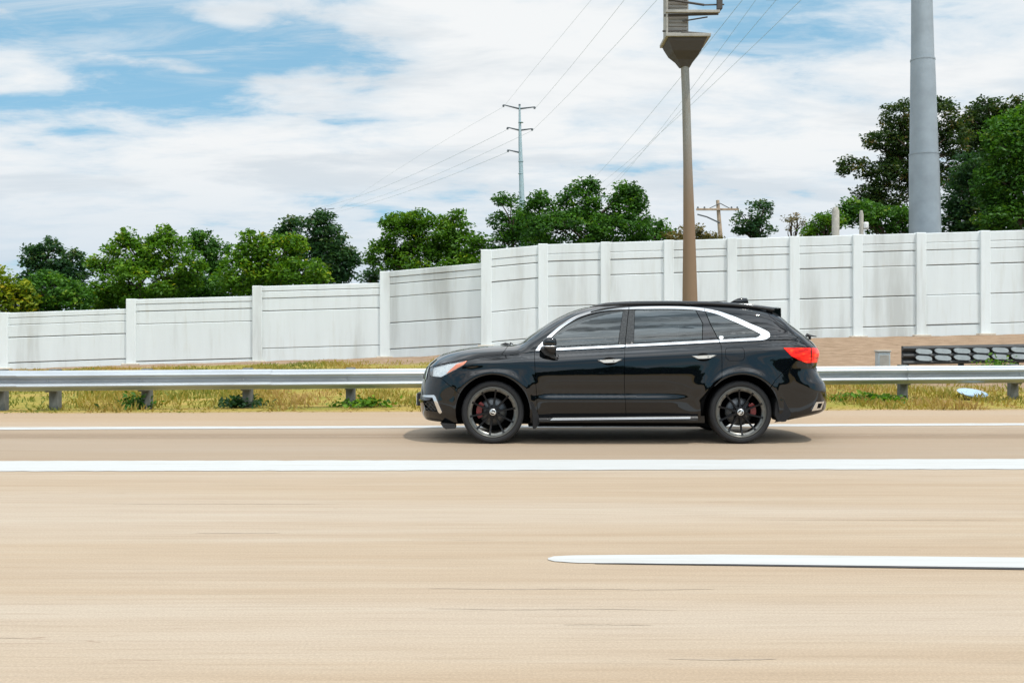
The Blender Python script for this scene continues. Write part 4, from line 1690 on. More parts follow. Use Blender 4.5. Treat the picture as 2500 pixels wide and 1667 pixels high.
def panel(name, polys, mat, parent=None, gap=.0025, off=0.0, thick=.014, holes=(), arch=True, sides=(-1, 1), both_mesh=False, dens_=.02, label=None, lip=0.0):
    """one body panel for each side of the car; polys: outline in (x,z)"""
    poly = offset_poly(polys, gap) if gap else list(polys)
    poly = densify(poly, dens_)
    xs = [p[0] for p in poly]
    zs = [p[1] for p in poly]
    bb = (min(xs), max(xs), min(zs), max(zs))
    P = CLOUD
    m = (P[:, 0] > bb[0]) & (P[:, 0] < bb[1]) & (P[:, 1] > bb[2]) & (P[:, 1] < bb[3])
    P = P[m]
    P = P[inside(poly, P)] if len(P) else P
    if len(P):
        # drop cloud points too close to the outline
        A = np.array(poly)
        dmin = np.min(np.hypot(P[:, None, 0] - A[None, :, 0], P[:, None, 1] - A[None, :, 1]), axis=1)
        P = P[dmin > .006]
    verts = [Vector(p) for p in poly]
    edges = [(i, (i + 1) % len(poly)) for i in range(len(poly))]

    def ring(pl):
        b = len(verts)
        pl = [q for q in pl]
        verts.extend(Vector(q) for q in pl)
        edges.extend((b + i, b + (i + 1) % len(pl)) for i in range(len(pl)))
    ring(SIL)
    rings = []
    if arch:
        for a in ARCHES:
            if max(q[0] for q in a) > bb[0] and min(q[0] for q in a) < bb[1]:
                ring(a)
                rings.append(a)
    for h_ in holes:
        ring(densify(h_, .02))
        rings.append(h_)
    verts.extend(Vector((float(a), float(b))) for a, b in P)
    vo, eo, fo, _, _, _ = delaunay_2d_cdt(verts, edges, [], 0, 1e-5)
    V2 = np.array([(v.x, v.y) for v in vo])
    T = np.array([f for f in fo if len(f) == 3])
    cen = V2[T].mean(axis=1)
    ok = inside(poly, cen) & inside(SIL, cen)
    for r_ in rings:
        ok &= ~inside(r_, cen)
    T = T[ok]
    if not len(T):
        print('EMPTY PANEL', name)
        return []
    used, inv = np.unique(T, return_inverse=True)
    T = inv.reshape(-1, 3)
    V2 = V2[used]
    w = w_body(V2[:, 0], V2[:, 1])
    gx_, gz_ = grad(V2[:, 0], V2[:, 1])
    N = np.stack([-gx_, np.ones_like(gx_), -gz_], 1)
    N /= np.linalg.norm(N, axis=1)[:, None]
    # boundary edges
    ed = np.concatenate([T[:, [0, 1]], T[:, [1, 2]], T[:, [2, 0]]])
    key = np.sort(ed, axis=1)
    uq, first, cnt = np.unique(key, axis=0, return_index=True, return_counts=True)
    bd = ed[first[cnt == 1]]
    objs = []
    Vb = np.stack([V2[:, 0], w, V2[:, 1]], 1)
    Vb = Vb + N * off
    Vb[:, 1] = np.maximum(Vb[:, 1], 0)
    isb = np.zeros(len(V2), bool)
    isb[bd.ravel()] = True
    # soften the outer rim a touch
    rim = isb & (w > .02)
    Vb[rim] -= N[rim] * lip
    inn = Vb - np.stack([N[:, 0] * .3, N[:, 1], N[:, 2] * .3], 1) * thick
    inn[:, 1] = np.maximum(inn[:, 1], 0)
    onc = w < .015
    bd2 = bd[~(onc[bd[:, 0]] & onc[bd[:, 1]])]
    orig = len(Vb)
    bi = np.unique(bd2)
    mp = {int(a): k_ for k_, a in enumerate(bi)}
    Vall = np.concatenate([Vb, Vb[bi], inn[bi]])
    nb = len(bi)
    sk = []
    for a, b in bd2:
        a_, b_ = mp[int(a)], mp[int(b)]
        sk.append((orig + b_, orig + a_, orig + nb + a_, orig + nb + b_))
    for sd in sides:
        VV = Vall.copy()
        VV[:, 1] *= sd
        # orientation: CCW in (x,z) seen from -y side gives normal -y
        A_, B_, C_ = V2[T[0, 0]], V2[T[0, 1]], V2[T[0, 2]]
        tri_ccw = (B_[0] - A_[0]) * (C_[1] - A_[1]) - (B_[1] - A_[1]) * (C_[0] - A_[0]) > 0
        flip = (tri_ccw and sd > 0) or ((not tri_ccw) and sd < 0)
        fc = [tuple(int(q) for q in (t[::-1] if flip else t)) for t in T]
        fc += [tuple(int(v) for v in (q[::-1] if flip else q)) for q in sk]
        me_ = bpy.data.meshes.new(name)
        me_.from_pydata(VV.tolist(), [], fc)
        sm = np.ones(len(fc), bool)
        sm[len(T):] = False
        me_.polygons.foreach_set('use_smooth', sm)
        me_.update()
        nr = np.concatenate([N * [1, sd, 1], np.zeros((2 * nb, 3))])
        me_.normals_split_custom_set_from_vertices(nr.tolist())
        o = link_mesh(name, me_, mat, parent if parent is not None else CAR)
        if label:
            o['label'] = label
        objs.append(o)
    return objs


# ---- key outlines, photo pixels (2500 wide)
CH_OUT = smooth_open([(1307.4, 856), (1313, 847), (1321.4, 837.8), (1339, 820.5), (1369.9, 794.4), (1408, 771.4), (1446, 758.7), (1484.7, 752.4), (1520, 750.0), (1551, 749.2),
                      (1627.6, 748.3), (1678.6, 749.8), (1719.4, 753.5), (1755, 760.5), (1793.4, 773.6), (1831.6, 790.3), (1864, 804.0), (1876.5, 811.5), (1879.5, 818), (1876, 825), (1866, 829.2), (1850, 831)], 4)
CH_IN = smooth_open([(1317.5, 856), (1322, 848.5), (1330, 838.5), (1345, 824), (1371.5, 801.5), (1408.2, 778.3), (1446.4, 765.0), (1484.7, 758.6), (1520, 756.2), (1551, 755.2),
                     (1627.6, 754.6), (1678, 755.8), (1712, 758.5), (1750, 767.5), (1793.4, 786.0), (1831.6, 803.0), (1852, 813.2), (1856.5, 817.5), (1852, 822.5), (1846, 825.0)], 4)
BELT_T = [(1358, 850.6), (1440, 846.2), (1525, 842.0), (1640, 836.0), (1754, 829.8), (1846, 825.0)]     # upper edge of the lower chrome strip
BELT_B = [(1310, 857.5), (1358, 855.4), (1440, 851.0), (1525, 846.8), (1640, 841.4), (1754, 835.4), (1850, 831.0)]


def ip(pts, x):
    return float(np.interp(x, [p[0] for p in pts], [p[1] for p in pts]))


top_edge = [(p[0], p[1] - 6) for p in TOP_PX[5:]]
# hood: everything above the hood/wing line in front of the windscreen
hood_line = [(1048, 897), (1060, 893), (1094, 885.5), (1141, 878), (1180, 871.5), (1210, 867.5), (1224.5, 865.5), (1232, 856), (1239, 846)]
hood_px = [(1020, 900)] + hood_line + [(1262, 840.5), (1262, 820), (1150, 820), (1050, 840), (1010, 870)]
panel('hood', outline(hood_px[:0] + hood_line) + [onbody(1258, 841.5), (onbody(1258, 841.5)[0], 1.3), (-2.5, 1.3), (-2.5, onbody(1048, 897)[1])], PAINT)
# windscreen glass and pillar line
ws_low = [(1258, 841.5), (1266, 840.6), (1290, 833), (1303, 826.5)]
apil = smooth_open([(1303, 826.5), (1331, 803.5), (1370, 779), (1408, 761.5), (1440, 752.5), (1462, 748)], 4)
ws_poly = outline(ws_low + apil[1:]) + [(onbody(1462, 748)[0], 1.9), (onbody(1258, 841.5)[0], 1.9)]
panel('windscreen', ws_poly, SCREEN, off=-.004, gap=.003)
# roof, pillars and upper rear quarter in one pressing: above the window trim
roof_l = outline(apil[::-1] + [(1303, 826.5)][1:]) if False else outline(list(reversed(apil)))
ch_out = outline(CH_OUT)
belt_front = onbody(1307.4, 856)
fender_top = outline([(1303, 826.5), (1290, 833), (1266, 840.6), (1258, 841.5), (1239, 846), (1232, 856), (1224.5, 865.5)])
door_f = [(1304.5, 858), (1305.5, 885), (1307, 920), (1309.5, 955), (1311, 985), (1313, 1019.5)]
bump_f = [(1075.8, 922), (1090, 934), (1105, 947), (1118.7, 958.5), (1128, 965)]
roof_cut = onbody(1462, 748)
# roof skin
rear_hinge = [(1862, 746), (1868, 757), (1880, 772), (1896, 786), (1920, 803), (1948, 824), (1962, 838)]
roof_poly = [(roof_cut[0], 1.9)] + [roof_cut] + outline([(1440, 752.5), (1408, 761.5), (1370, 779), (1331, 803.5), (1303, 826.5)]) \
    + outline([(1290, 833), (1266, 840.6), (1258, 841.5), (1239, 846), (1232, 856), (1224.5, 865.5)]) \
    + outline([(1238, 868), (1304.5, 858)]) + ch_out[1:] + [onbody(1866, 829.4)] + outline([(1900, 829.5), (1940, 830), (1962, 838)][:2]) \
    + outline([(1948, 824), (1920, 803), (1896, 786), (1880, 772), (1868, 757), (1862, 746)]) + [(onbody(1862, 746)[0], 1.9)]
panel('roof', roof_poly, PAINT)
# front wing
wing = outline([(1304.5, 858), (1238, 868), (1224.5, 865.5)]) + outline(hood_line[::-1][3:]) + outline([(1075.8, 922)]) + outline(bump_f[1:]) \
    + [(-WB, .40), (-WB + .38, .30)] + outline([(1297, 1019.5), (1313, 1019.5)]) + outline(door_f[::-1][1:-1])
HL = outline([(1049, 899), (1062, 894.5), (1094, 886.8), (1141, 879.2), (1137, 885), (1131, 891.5), (1112, 902.5), (1075.8, 920.5), (1068, 920), (1050, 918)])
panel('front_wing', wing, PAINT, holes=[HL])
# front bumper: everything ahead of the wing seam
FOG = outline([(1031, 973), (1057, 971), (1074, 1005), (1040, 1002)])
INT = outline([(1026, 926), (1046, 925), (1041, 893), (1026, 893)])
bump = [(-2.5, onbody(1048, 897)[1])] + outline([(1048, 897), (1050, 918), (1068, 920), (1075.8, 922)]) + outline(bump_f[1:]) + [(-WB - .2, .45), (-WB - .2, .235), (-2.5, .235)]
panel('front_bumper', bump, PAINT, holes=[FOG, HL])
# doors
d_split = [(1526, 846.8), (1524.8, 875), (1524.2, 930), (1525.5, 965), (1528, 1005), (1529, 1018.5)]
d_rear = [(1756, 835.4), (1760.5, 843), (1762, 856), (1762.8, 890), (1763, 921)]
fd = outline([(1307.4, 857.2)] + [(x, ip(BELT_B, x)) for x in (1358, 1400, 1440, 1485)] + d_split + [(1420, 1019)] + door_f[::-1])
rd = outline([(1526, 846.8)] + [(x, ip(BELT_B, x)) for x in (1580, 1640, 1700, 1756)] + d_rear[1:]) + [(WB - .32, .70), (WB - .47, .50), (WB - .46, .30)] \
    + outline([(1700, 1017), (1620, 1018)]) + outline(d_split[::-1])
cup_f = outline([(1468 + 0, 884), (1476, 875.5), (1488, 872.5), (1499, 876), (1505, 883), (1498, 890), (1486, 892), (1474, 889.5)])
cup_r = outline([(1698, 873), (1706, 865), (1717, 862), (1728, 865.5), (1735, 872), (1728, 880), (1716, 882.5), (1704, 879.5)])
FDOOR = panel('front_door', fd, PAINT)
RDOOR = panel('rear_door', rd, PAINT)
# rear quarter
TL = outline([(1912, 848.8), (1945, 848.4), (1978, 848.6), (1979, 887), (1970, 886.5), (1952, 880), (1931.6, 870)])
b_seam = [(1939.8, 881), (1925, 896), (1908, 913), (1892.9, 928)]
quarter = outline([(1756, 835.4), (1800, 833.4), (1850, 831.2), (1866, 829.6), (1900, 829.8), (1940, 830.2)]) + outline([(1962, 838), (1972, 848)]) \
    + outline([(1945, 848.4), (1912, 848.8), (1931.6, 870), (1939.8, 881)]) + outline(b_seam[1:]) + [(WB + .30, .62), (WB, .45), (WB - .32, .66)] + outline(d_rear[::-1][:-1])
FUEL = outline([(1774, 848.5), (1812, 848), (1817.5, 855), (1818.5, 873), (1813, 880.5), (1780, 881), (1772, 874), (1770.5, 855)])
panel('rear_quarter', quarter, PAINT, holes=[FUEL, TL])
panel('fuel_flap', FUEL, PAINT, gap=.004, sides=(-1,))
# tailgate: rear glass zone and panel behind the hinge line
tg = [(onbody(1862, 746)[0], 1.9)] + outline([(1862, 746), (1868, 757), (1880, 772), (1896, 786), (1920, 803), (1948, 824)]) \
    + outline([(1940, 830.1), (1962, 838), (1972, 848), (1978, 848.6), (1979, 887), (1984, 896), (1990, 905)]) + [(2.9, onbody(1990, 905)[1]), (2.9, 1.9)]
RG = outline([(1909, 783), (1960, 821), (1974, 833)]) + [(2.9, onbody(1974, 833)[1]), (2.9, 1.9), (onbody(1905, 779)[0], 1.9)]
panel('tailgate', tg, PAINT, holes=[RG])
panel('rear_window', RG, GLASS, gap=.004, off=-.003)
# rear bumper
rb = outline([(1892.9, 928)] + b_seam[::-1][1:]) + outline([(1952, 880), (1970, 886.5), (1979, 887), (1984, 896), (1990, 905)]) + [(2.9, onbody(1990, 905)[1]), (2.9, .235), (WB + .2, .235), (WB + .2, .45)]
panel('rear_bumper', rb, PAINT, holes=[TL])
# lamps
for o in panel('headlamp_housing', HL, LAMPIN, gap=.003, off=-.012):
    o['label'] = 'silvery headlamp housing'
panel('amber_reflector', outline([(1141, 879.8), (1132.5, 889.6), (1110, 902), (1089, 912.5), (1098, 903), (1115, 888)]), AMBER, gap=.0, off=-.002, dens_=.01)
panel('headlamp_bezel', outline([(1050, 899.5), (1056, 897), (1054, 917.5), (1051, 917.5)]), GLOSSBL, gap=0, off=-.004)
panel('headlamp_lens', HL, LENS, gap=.002, off=.001)
panel('tail_lamp', outline([(1912, 848.8), (1945, 848.4), (1978, 848.6), (1979, 887), (1970, 886.5), (1952, 880), (1931.6, 870)]), REDL, gap=.002, off=.004)
panel('tail_lamp', [p for p in outline([(1981, 849), (1979.8, 886)])] + [(2.9, onbody(1979.8, 886)[1]), (2.9, onbody(1981, 849)[1])], REDL, gap=.002, off=.003)
# fog opening grille, its chrome frame
panel('lower_grille', FOG, BLACKPL, gap=-.004, off=-.03)
panel('fog_trim', outline([(1032, 964.0), (1060.5, 963.8), (1064, 968), (1080, 1006), (1075.6, 1009.4), (1071, 1006), (1057, 970.0), (1033, 968)]), CHROME, gap=0, off=.007, dens_=.01)
panel('bumper_blade', outline([(1022, 975), (1036, 968.8), (1057, 971.5), (1050, 976), (1024, 979)]), GLOSSBL, gap=0, off=.012)
panel('grille_frame', outline([(1046.5, 893), (1049.5, 894), (1041.5, 926), (1037.5, 926)]), CHROME, gap=0, off=.008, dens_=.01)
panel('grille', outline([(1020, 896), (1045, 896), (1038, 925), (1020, 925)]), BLACKPL, gap=0, off=.004)
EXT = panel('exhaust_trim', outline([(1991, 981), (2004, 980), (2010, 979), (2003, 998.5), (1979.8, 1002.4)]), CHROME, gap=0, off=.012, dens_=.01)
for o in EXT:
    pass
panel('exhaust_opening', outline([(1996, 984.5), (2004.5, 984), (2000, 995.5), (1993.5, 996)]), VOIDM, gap=0, off=.016, dens_=.008)
# mesh bars in the lower grille
for sd in (-1, 1):
    mb = MB()
    for a, b in (((1040, 976), (1066, 1003)), ((1047, 974), (1071, 999)), ((1036, 982), (1058, 1004)), ((1035, 991), (1048, 1003)), ((1036, 990), (1050, 974)),
                 ((1040, 1001), (1060, 979)), ((1050, 1003), (1064, 987)), ((1060, 1003), (1068, 994))):
        xa, za = onbody(*a)
        xb, zb_ = onbody(*b)
        pts = []
        for i in range(5):
            x, z = xa + (xb - xa) * i / 4, za + (zb_ - za) * i / 4
            pts.append((x, sd * (W1_(x, z) - .018), z))
        mb.tube(pts, .005, 4)
    mb.build('grille_mesh', GLOSSBL, CAR)

# side windows and pillars
gA = [p for p in CH_IN if p[0] <= 1520]
gl_f = outline([(1331, 851.6)] + gA[8:] + [(1521.3, 756.2), (1517, 783), (1512.5, 812), (1509, 842.8)] + [(x, ip(BELT_T, x)) for x in (1485, 1440, 1400, 1358)])
FG = panel('door_window', gl_f, GLASS, gap=.001, off=-.005, dens_=.02)
pb1 = outline([(1521.8, 756.2), (1534.6, 755.8), (1531.5, 780), (1528.8, 810), (1525.8, 842.0), (1509.8, 842.8), (1513, 812), (1517.5, 783)])
panel('door_pillar_trim', pb1, PILLARM, gap=.0005, off=-.001)
pb2 = outline([(1536, 755.6), (1549.7, 755.2), (1548.4, 790), (1547.3, 841.0), (1527.2, 842.0), (1530, 810), (1532.8, 780)])
panel('door_pillar_trim', pb2, PILLARM, gap=.0005, off=-.001)
gl_r = outline([(1550, 755.2), (1590, 754.8), (1627.6, 754.6), (1678, 755.8), (1698, 757.0), (1715.2, 789.5), (1714.3, 832.2), (1640, 836), (1547.8, 841)])
panel('door_window', gl_r, GLASS, gap=.001, off=-.005)
pc = outline([(1699.4, 757.1), (1712, 758.5), (1721, 760.5), (1733, 790), (1754, 829.8), (1715.6, 832.1), (1716.6, 789.3)])
panel('door_pillar_trim', pc, GLOSSBL, gap=.0005, off=-.002)
gl_q = outline([(1722.8, 761.0)] + [p for p in CH_IN if p[0] > 1740][:-1] + [(1846, 825.2), (1800, 827.5), (1756, 829.8), (1735, 790)])
panel('quarter_window', gl_q, GLASS, gap=.001, off=-.004)
# little mark stuck on the quarter glass
panel('window_sticker', outline([(1755.5, 821), (1759, 819.8), (1765, 820), (1766.4, 822), (1766, 826), (1760.5, 829.2), (1756, 825.6)]), PLATEM, gap=0, off=-.001, sides=(-1,), dens_=.004)
# mirror patch (sail) at the front of the window
panel('mirror_base', outline([(1318, 856), (1330, 840), (1334, 837), (1346, 850.6), (1356, 854), (1330, 856)]), GLOSSBL, gap=0, off=.003)


def strip(name, o_px, i_px, x_lo, x_hi):
    """chrome strip between an outer and an inner traced line"""
    o_ = [p for p in o_px if x_lo <= p[0] <= x_hi]
    return o_


# chrome surround: front part, rear-door part, quarter part
def band(outer, inner):
    return outline(outer) + outline(inner[::-1])


def cutband(a, b):
    """portion of the upper trim between photo x = a and b"""
    def seg(line):
        line = line[:next(i for i, p in enumerate(line) if p[0] == max(q[0] for q in line)) + 1]
        mid = [p for p in line if a < p[0] < b]
        return [(a, ip(line, a))] + mid + [(b, ip(line, b))]
    return band(seg(CH_OUT), seg(CH_IN))


fo = [p for p in CH_OUT if p[0] < 1535.0 and p[1] < 857] + [(1535.0, ip(CH_OUT[:40], 1535))]
fi = [p for p in CH_IN if p[0] < 1534.5] + [(1534.5, ip(CH_IN[:40], 1534.5))]
panel('window_trim', band(fo, fi), CHROME, gap=0, off=.006, dens_=.015)
panel('window_trim', cutband(1536.2, 1720.0), CHROME, gap=0, off=.006, dens_=.015)
_il = [p for p in CH_IN if p[1] < 817]
qo = [(1721.0, ip(CH_OUT[:50], 1721))] + [p for p in CH_OUT if p[0] > 1722 ]
qi = [(1721.0, ip(_il, 1721))] + [p for p in CH_IN if p[0] > 1722]
# quarter trim includes the lower return to the door
lower_o = [(1850, 831.0), (1800, 833.2), (1757, 835.2)]
lower_i = [(1755.6, 829.8), (1800, 827.3), (1846, 825.0)]
qpoly = outline(qo + lower_o[1:] + lower_i[:2]) + outline(list(reversed(qi)))
panel('window_trim', qpoly, CHROME, gap=0, off=.006, dens_=.015)
panel('belt_trim', outline([(1331, 852.0)] + [p for p in BELT_T if p[0] < 1524] + [(1524.8, 842.0), (1524.8, 846.8)] + [p for p in BELT_B[::-1] if 1340 < p[0] < 1524] + [(1331, 856.6)]), CHROME, gap=0, off=.007, dens_=.015)
panel('belt_trim', outline([(1527.3, 841.9), (1640, 836.0), (1754, 829.8), (1755.5, 835.3), (1640, 841.4), (1527.3, 846.7)]), CHROME, gap=0, off=.007, dens_=.015)
# lower sill
sill = [(-.98, .315), (-.98, .235), (1.0, .235), (1.0, .315)]
panel('sill', sill, BLACKPL, gap=0, off=-.004)

# dark inner shell so that nothing shows through the shut lines
def shell_fn():
    poly = [p for p in SIL]
    out = []
    for (x, z) in poly:
        out.append((x, z))
    objs = panel('inner_shell', [(-2.6, .30), (2.8, .30), (2.8, 1.9), (-2.6, 1.9)], VOIDM, gap=0, off=-.045, thick=.001,
                 holes=[gl_f, gl_r, gl_q, ws_poly, RG])
    return objs


shell_fn()


def door_bits():
    # handle cups and handles (bright pulls) on both sides
    for (cx, cy, dr, lab) in ((1488, 882, FDOOR, 'front'), (1717.5, 872, RDOOR, 'rear')):
        for k_, sd in ((0, -1), (1, 1)):
            x, z = onbody(cx, cy)
            w = W1_(x, z)
            # dark cup: a shallow disc proud by a millimetre
            mb = MB()
            n = 22
            vs = [(x, sd * (w + .0005), z)]
            for i in range(n):
                a = 2 * math.pi * i / n
                xx, zz = x + .086 * math.cos(a), z + .047 * math.sin(a)
                vs.append((xx, sd * (W1_(xx, zz) + .0016), zz))
            fs = [((0, i + 1, (i + 1) % n + 1) if sd > 0 else (0, (i + 1) % n + 1, i + 1)) for i in range(n)]
            mb.add(vs, fs, True)
            mb.build('handle_cup', VOIDM, dr[k_])
            # the pull
            prof = [(-.137, .013), (-.10, -.004), (-.072, -.019), (-.02, -.020), (.03, -.019), (.072, -.016), (.105, -.001), (.142, .016), (.10, .019), (0, .017), (-.09, .015)]
            vs = []
            m = len(prof)
            for dy, sc in ((.008, 1.0), (.030, .99), (.038, .90)):
                for (a, b) in prof:
                    xx, zz = x + a * (sc if dy > .03 else 1), z + b * sc + .004 + a * .03
                    vs.append((xx, sd * (W1_(x + a, z) + dy - .05 * a * a), zz))
            fs = []
            for r_ in range(2):
                for i in range(m):
                    fs.append((r_ * m + i, r_ * m + (i + 1) % m, (r_ + 1) * m + (i + 1) % m, (r_ + 1) * m + i))
            fs.append(tuple(range(2 * m, 3 * m)))
            if sd > 0:
                pass
            else:
                fs = [f[::-1] for f in fs]
            h_ = MB().add(vs, fs, False).build('door_handle', HANDLEM, dr[k_])
            if sd < 0:
                MB().lathe([(0, -.002), (.006, 0)], (x + .045, -(W1_(x, z) + .041), z + .006), n=8).build('keyhole', VOIDM, h_)


door_bits()


def mirrors():
    for sd in (-1, 1):
        # housing: rounded box built from super-ellipse rings (x: length, y: outwards)
        w0 = .90
        X0, Z0 = loc(1341.5, 836, w0 + .14)

        def shell(zs, name, mat):
            vs, fs = [], []
            m = 20
            for (z, rx, ry, dx) in zs:
                for i in range(m):
                    a = 2 * math.pi * i / m
                    ca, sa = math.cos(a), math.sin(a)
                    vs.append((X0 + dx + rx * math.copysign(abs(ca) ** .6, ca), sd * (w0 + .125 + ry * math.copysign(abs(sa) ** .7, sa)), Z0 + z))
            for r_ in range(len(zs) - 1):
                for i in range(m):
                    f = (r_ * m + i, r_ * m + (i + 1) % m, (r_ + 1) * m + (i + 1) % m, (r_ + 1) * m + i)
                    fs.append(f if sd > 0 else f[::-1])
            fs.append(tuple(range(m))[::(-1 if sd > 0 else 1)])
            fs.append(tuple(range((len(zs) - 1) * m, len(zs) * m))[::(1 if sd > 0 else -1)])
            return MB().add(vs, fs, True).build(name, mat, CAR)
        mir = shell([(-.034, .078, .100, .004), (-.020, .080, .105, .003), (.018, .078, .105, .002), (.040, .068, .098, .004), (.053, .050, .080, .008), (.058, .028, .05, .01)], 'wing_mirror', PAINT)
        o = shell([(-.047, .079, .108, .004), (-.036, .080, .109, .004)], 'indicator_strip', CHROME)
        o.parent = mir
        o = shell([(-.125, .028, .05, .035), (-.10, .052, .075, .022), (-.070, .070, .095, .012), (-.0475, .077, .104, .005)], 'mirror_foot', BLACKPL)
        o.parent = mir
        # arm to the door
        a = MB()
        xa, za = loc(1330, 868, .93)
        prof = [loc(1318, 852, .95), loc(1334, 850, .95), loc(1352, 862, .95), loc(1356, 872, .95), loc(1346, 872, .95), loc(1330, 866, .95)]
        a.prism(prof if sd < 0 else prof[::-1], sd * .915, sd * (w0 + .10))
        a.build('mirror_arm', BLACKPL, mir)
        hk = MB()
        p = [loc(1346, 871, 1.0), loc(1354, 873.5, 1.0), loc(1362, 873, 1.0), loc(1364.5, 868.5, 1.0), (loc(1361, 866.5, 1.0))]
        hk.tube([(q[0], sd * .985, q[1]) for q in p], [.016, .014, .010, .008, .006], 8)
        hk.build('mirror_hook', BLACKPL, mir)


mirrors()


def extras():
    # antenna fin on the roof
    x, z = loc(1806, 738, .05)
    pr = [loc(1784, 737.5, .0), loc(1795, 731, .0), loc(1806, 727.2, .0), (loc(1822, 727.4, .0)), loc(1824.5, 730, 0), loc(1826, 740, 0)]
    vs, fs = [], []
    n = len(pr)
    for y_, sc in ((-.032, .80), (-.020, .97), (0, 1.0), (.020, .97), (.032, .80)):
        zb_ = min(p[1] for p in pr) - .02
        for (a, b) in pr:
            vs.append((a, y_, zb_ + (b - zb_) * sc))
    for r_ in range(4):
        for i in range(n):
            fs.append((r_ * n + i, (r_ + 1) * n + i, (r_ + 1) * n + (i + 1) % n, r_ * n + (i + 1) % n))
    fs += [tuple(range(n)), tuple(range(5 * n - 1, 4 * n - 1, -1))]
    MB().add(vs, fs, True).build('antenna_fin', PAINT, CAR)
    # roof spoiler: winglet over the rear window
    sp = MB()
    ys = [0, .25, .45, .56, .60, .615]
    vs = []
    secs = []
    for sgn in (-1, 1):
        for y_ in (ys if sgn > 0 else ys[::-1]):
            if sgn > 0 and y_ == 0:
                continue
            t = y_ / .62
            x_lead = loc(1852, 745, .6)[0] + .0
            xt, zt_ = loc(1905.6, 752.0, .60)
            xt = xt + .03 * (1 - t * t)
            drop = .045 * t * t
            zl = float(ztop_c(x_lead)) - .018 - .07 * t ** 3
            top = zt_ + .03 * (1 - t * t)
            sec = [(x_lead, zl), ((x_lead + xt) / 2, (zl + top) / 2 + .010), (xt, top), (xt + .004, top - .035 - .05 * t ** 4), (xt - .07, top - .06 - .05 * t ** 4), (x_lead, zl - .05)]
            secs.append((sgn * y_, sec))
    m = 6
    for (y_, sec) in secs:
        vs += [(a, y_, b) for a, b in sec]
    fs = []
    for r_ in range(len(secs) - 1):
        for i in range(m):
            fs.append((r_ * m + i, (r_ + 1) * m + i, (r_ + 1) * m + (i + 1) % m, r_ * m + (i + 1) % m))
    fs += [tuple(range(m)), tuple(range(len(secs) * m - 1, (len(secs) - 1) * m - 1, -1))]
    sp.add(vs, fs, False)
    sp.build('roof_spoiler', PAINT, CAR)
    for sd in (-1, 1):
        pr = [loc(1873, 751.5, .62), loc(1905.5, 753, .62), loc(1907, 775, .62), loc(1903, 789, .62), loc(1893, 781, .62), loc(1876, 765, .62)]
        pr = pr if sd < 0 else pr[::-1]
        MB().prism(pr, sd * .622, sd * .575).build('spoiler_fin', PAINT, CAR)
    # low black rails along the roof edge
    for sd in (-1, 1):
        pts = []
        for (px_, py_) in ((1440, 748.6), (1470, 743.5), (1500, 741.0), (1548, 738.6), (1627, 737.8), (1704, 738.6), (1780, 741.6), (1830, 745.6), (1868, 750.5), (1890, 753.6)):
            x, z = loc(px_, py_, .655)
            pts.append((x, z))
        pts = smooth_open(pts, 4)
        rm = MB()
        vs, fs = [], []
        n = len(pts)
        for i, (x, z) in enumerate(pts):
            hh = .017 * min(1, (i + .5) / 6)
            vs += [(x, sd * .672, z - hh * 2.0), (x, sd * .666, z + hh * .4), (x, sd * .655, z + hh * .9), (x, sd * .632, z + hh * .5), (x, sd * .620, z - hh * 1.6)]
        for i in range(n - 1):
            for j in range(5):
                f = (i * 5 + j, (i + 1) * 5 + j, (i + 1) * 5 + (j + 1) % 5, i * 5 + (j + 1) % 5)
                fs.append(f if sd < 0 else f[::-1])
        rm.add(vs, fs, True)
        rm.build('roof_rail', GLOSSBL, CAR)
    # rear wiper knuckle, cowl wiper stub
    x, z = loc(1972, 819, .1)
    MB().tube([(x - .03, -.08, z - .03), (x + .005, -.08, z + .012), (x + .028, -.08, z - .002), (x + .035, -.08, z - .05)], [.014, .02, .022, .014], 8).build('rear_wiper', BLACKPL, CAR)
    MB().tube([(x + .02, -.08, z), (x + .0, -.2, z + .0), (x - .02, -.5, z - .01)], [.012, .010, .006], 8).build('rear_wiper', BLACKPL, CAR)
    xw, zw = loc(1234, 841.6, .2)
    MB().tube([(xw - .06, -.25, zw), (xw, -.25, zw + .012), (xw + .06, -.25, zw + .004)], [.004, .018, .006], 8).build('wiper', BLACKPL, CAR)
    xw, zw = loc(1246.5, 840.6, .2)
    MB().tube([(xw - .008, -.25, zw - .02), (xw, -.25, zw + .016), (xw + .03, -.25, zw + .004)], [.006, .014, .006], 8).build('wiper', BLACKPL, CAR)
    # licence plate and holder at the nose
    xp, zp = loc(1021, 973, .0)
    MB().box(xp - .006, xp + .0, -.155, .155, zp - .068, zp + .072, .001).build('licence_plate', PLATEM, CAR)
    MB().box(xp + .0, xp + .045, -.16, .16, zp - .074, zp + .078, .004).build('plate_holder', BLACKPL, CAR)
    # front lip scoop
    for sd in (-1, 1):
        pr = [loc(1075, 1032, .85), loc(1110, 1034, .85), loc(1111.5, 1046, .85), loc(1088, 1047, .85), loc(1081, 1042, .85)]
        MB().prism(pr if sd < 0 else pr[::-1], sd * .86, sd * .60).build('air_deflector', BLACKPL, CAR)
        # mud flaps
        pr = [loc(1293.4, 979.3, .93), loc(1301, 980.6, .93), loc(1309, 1000, .93), loc(1317, 1019.4, .93), loc(1345, 1021.4, .93), loc(1343, 1027, .93), loc(1318, 1031.6, .93), loc(1307, 1046, .93), loc(1301, 1046, .93), loc(1299.5, 1006, .93)]
        MB().prism(pr if sd < 0 else pr[::-1], sd * .965, sd * .74).build('mud_flap', FLAPM, CAR)
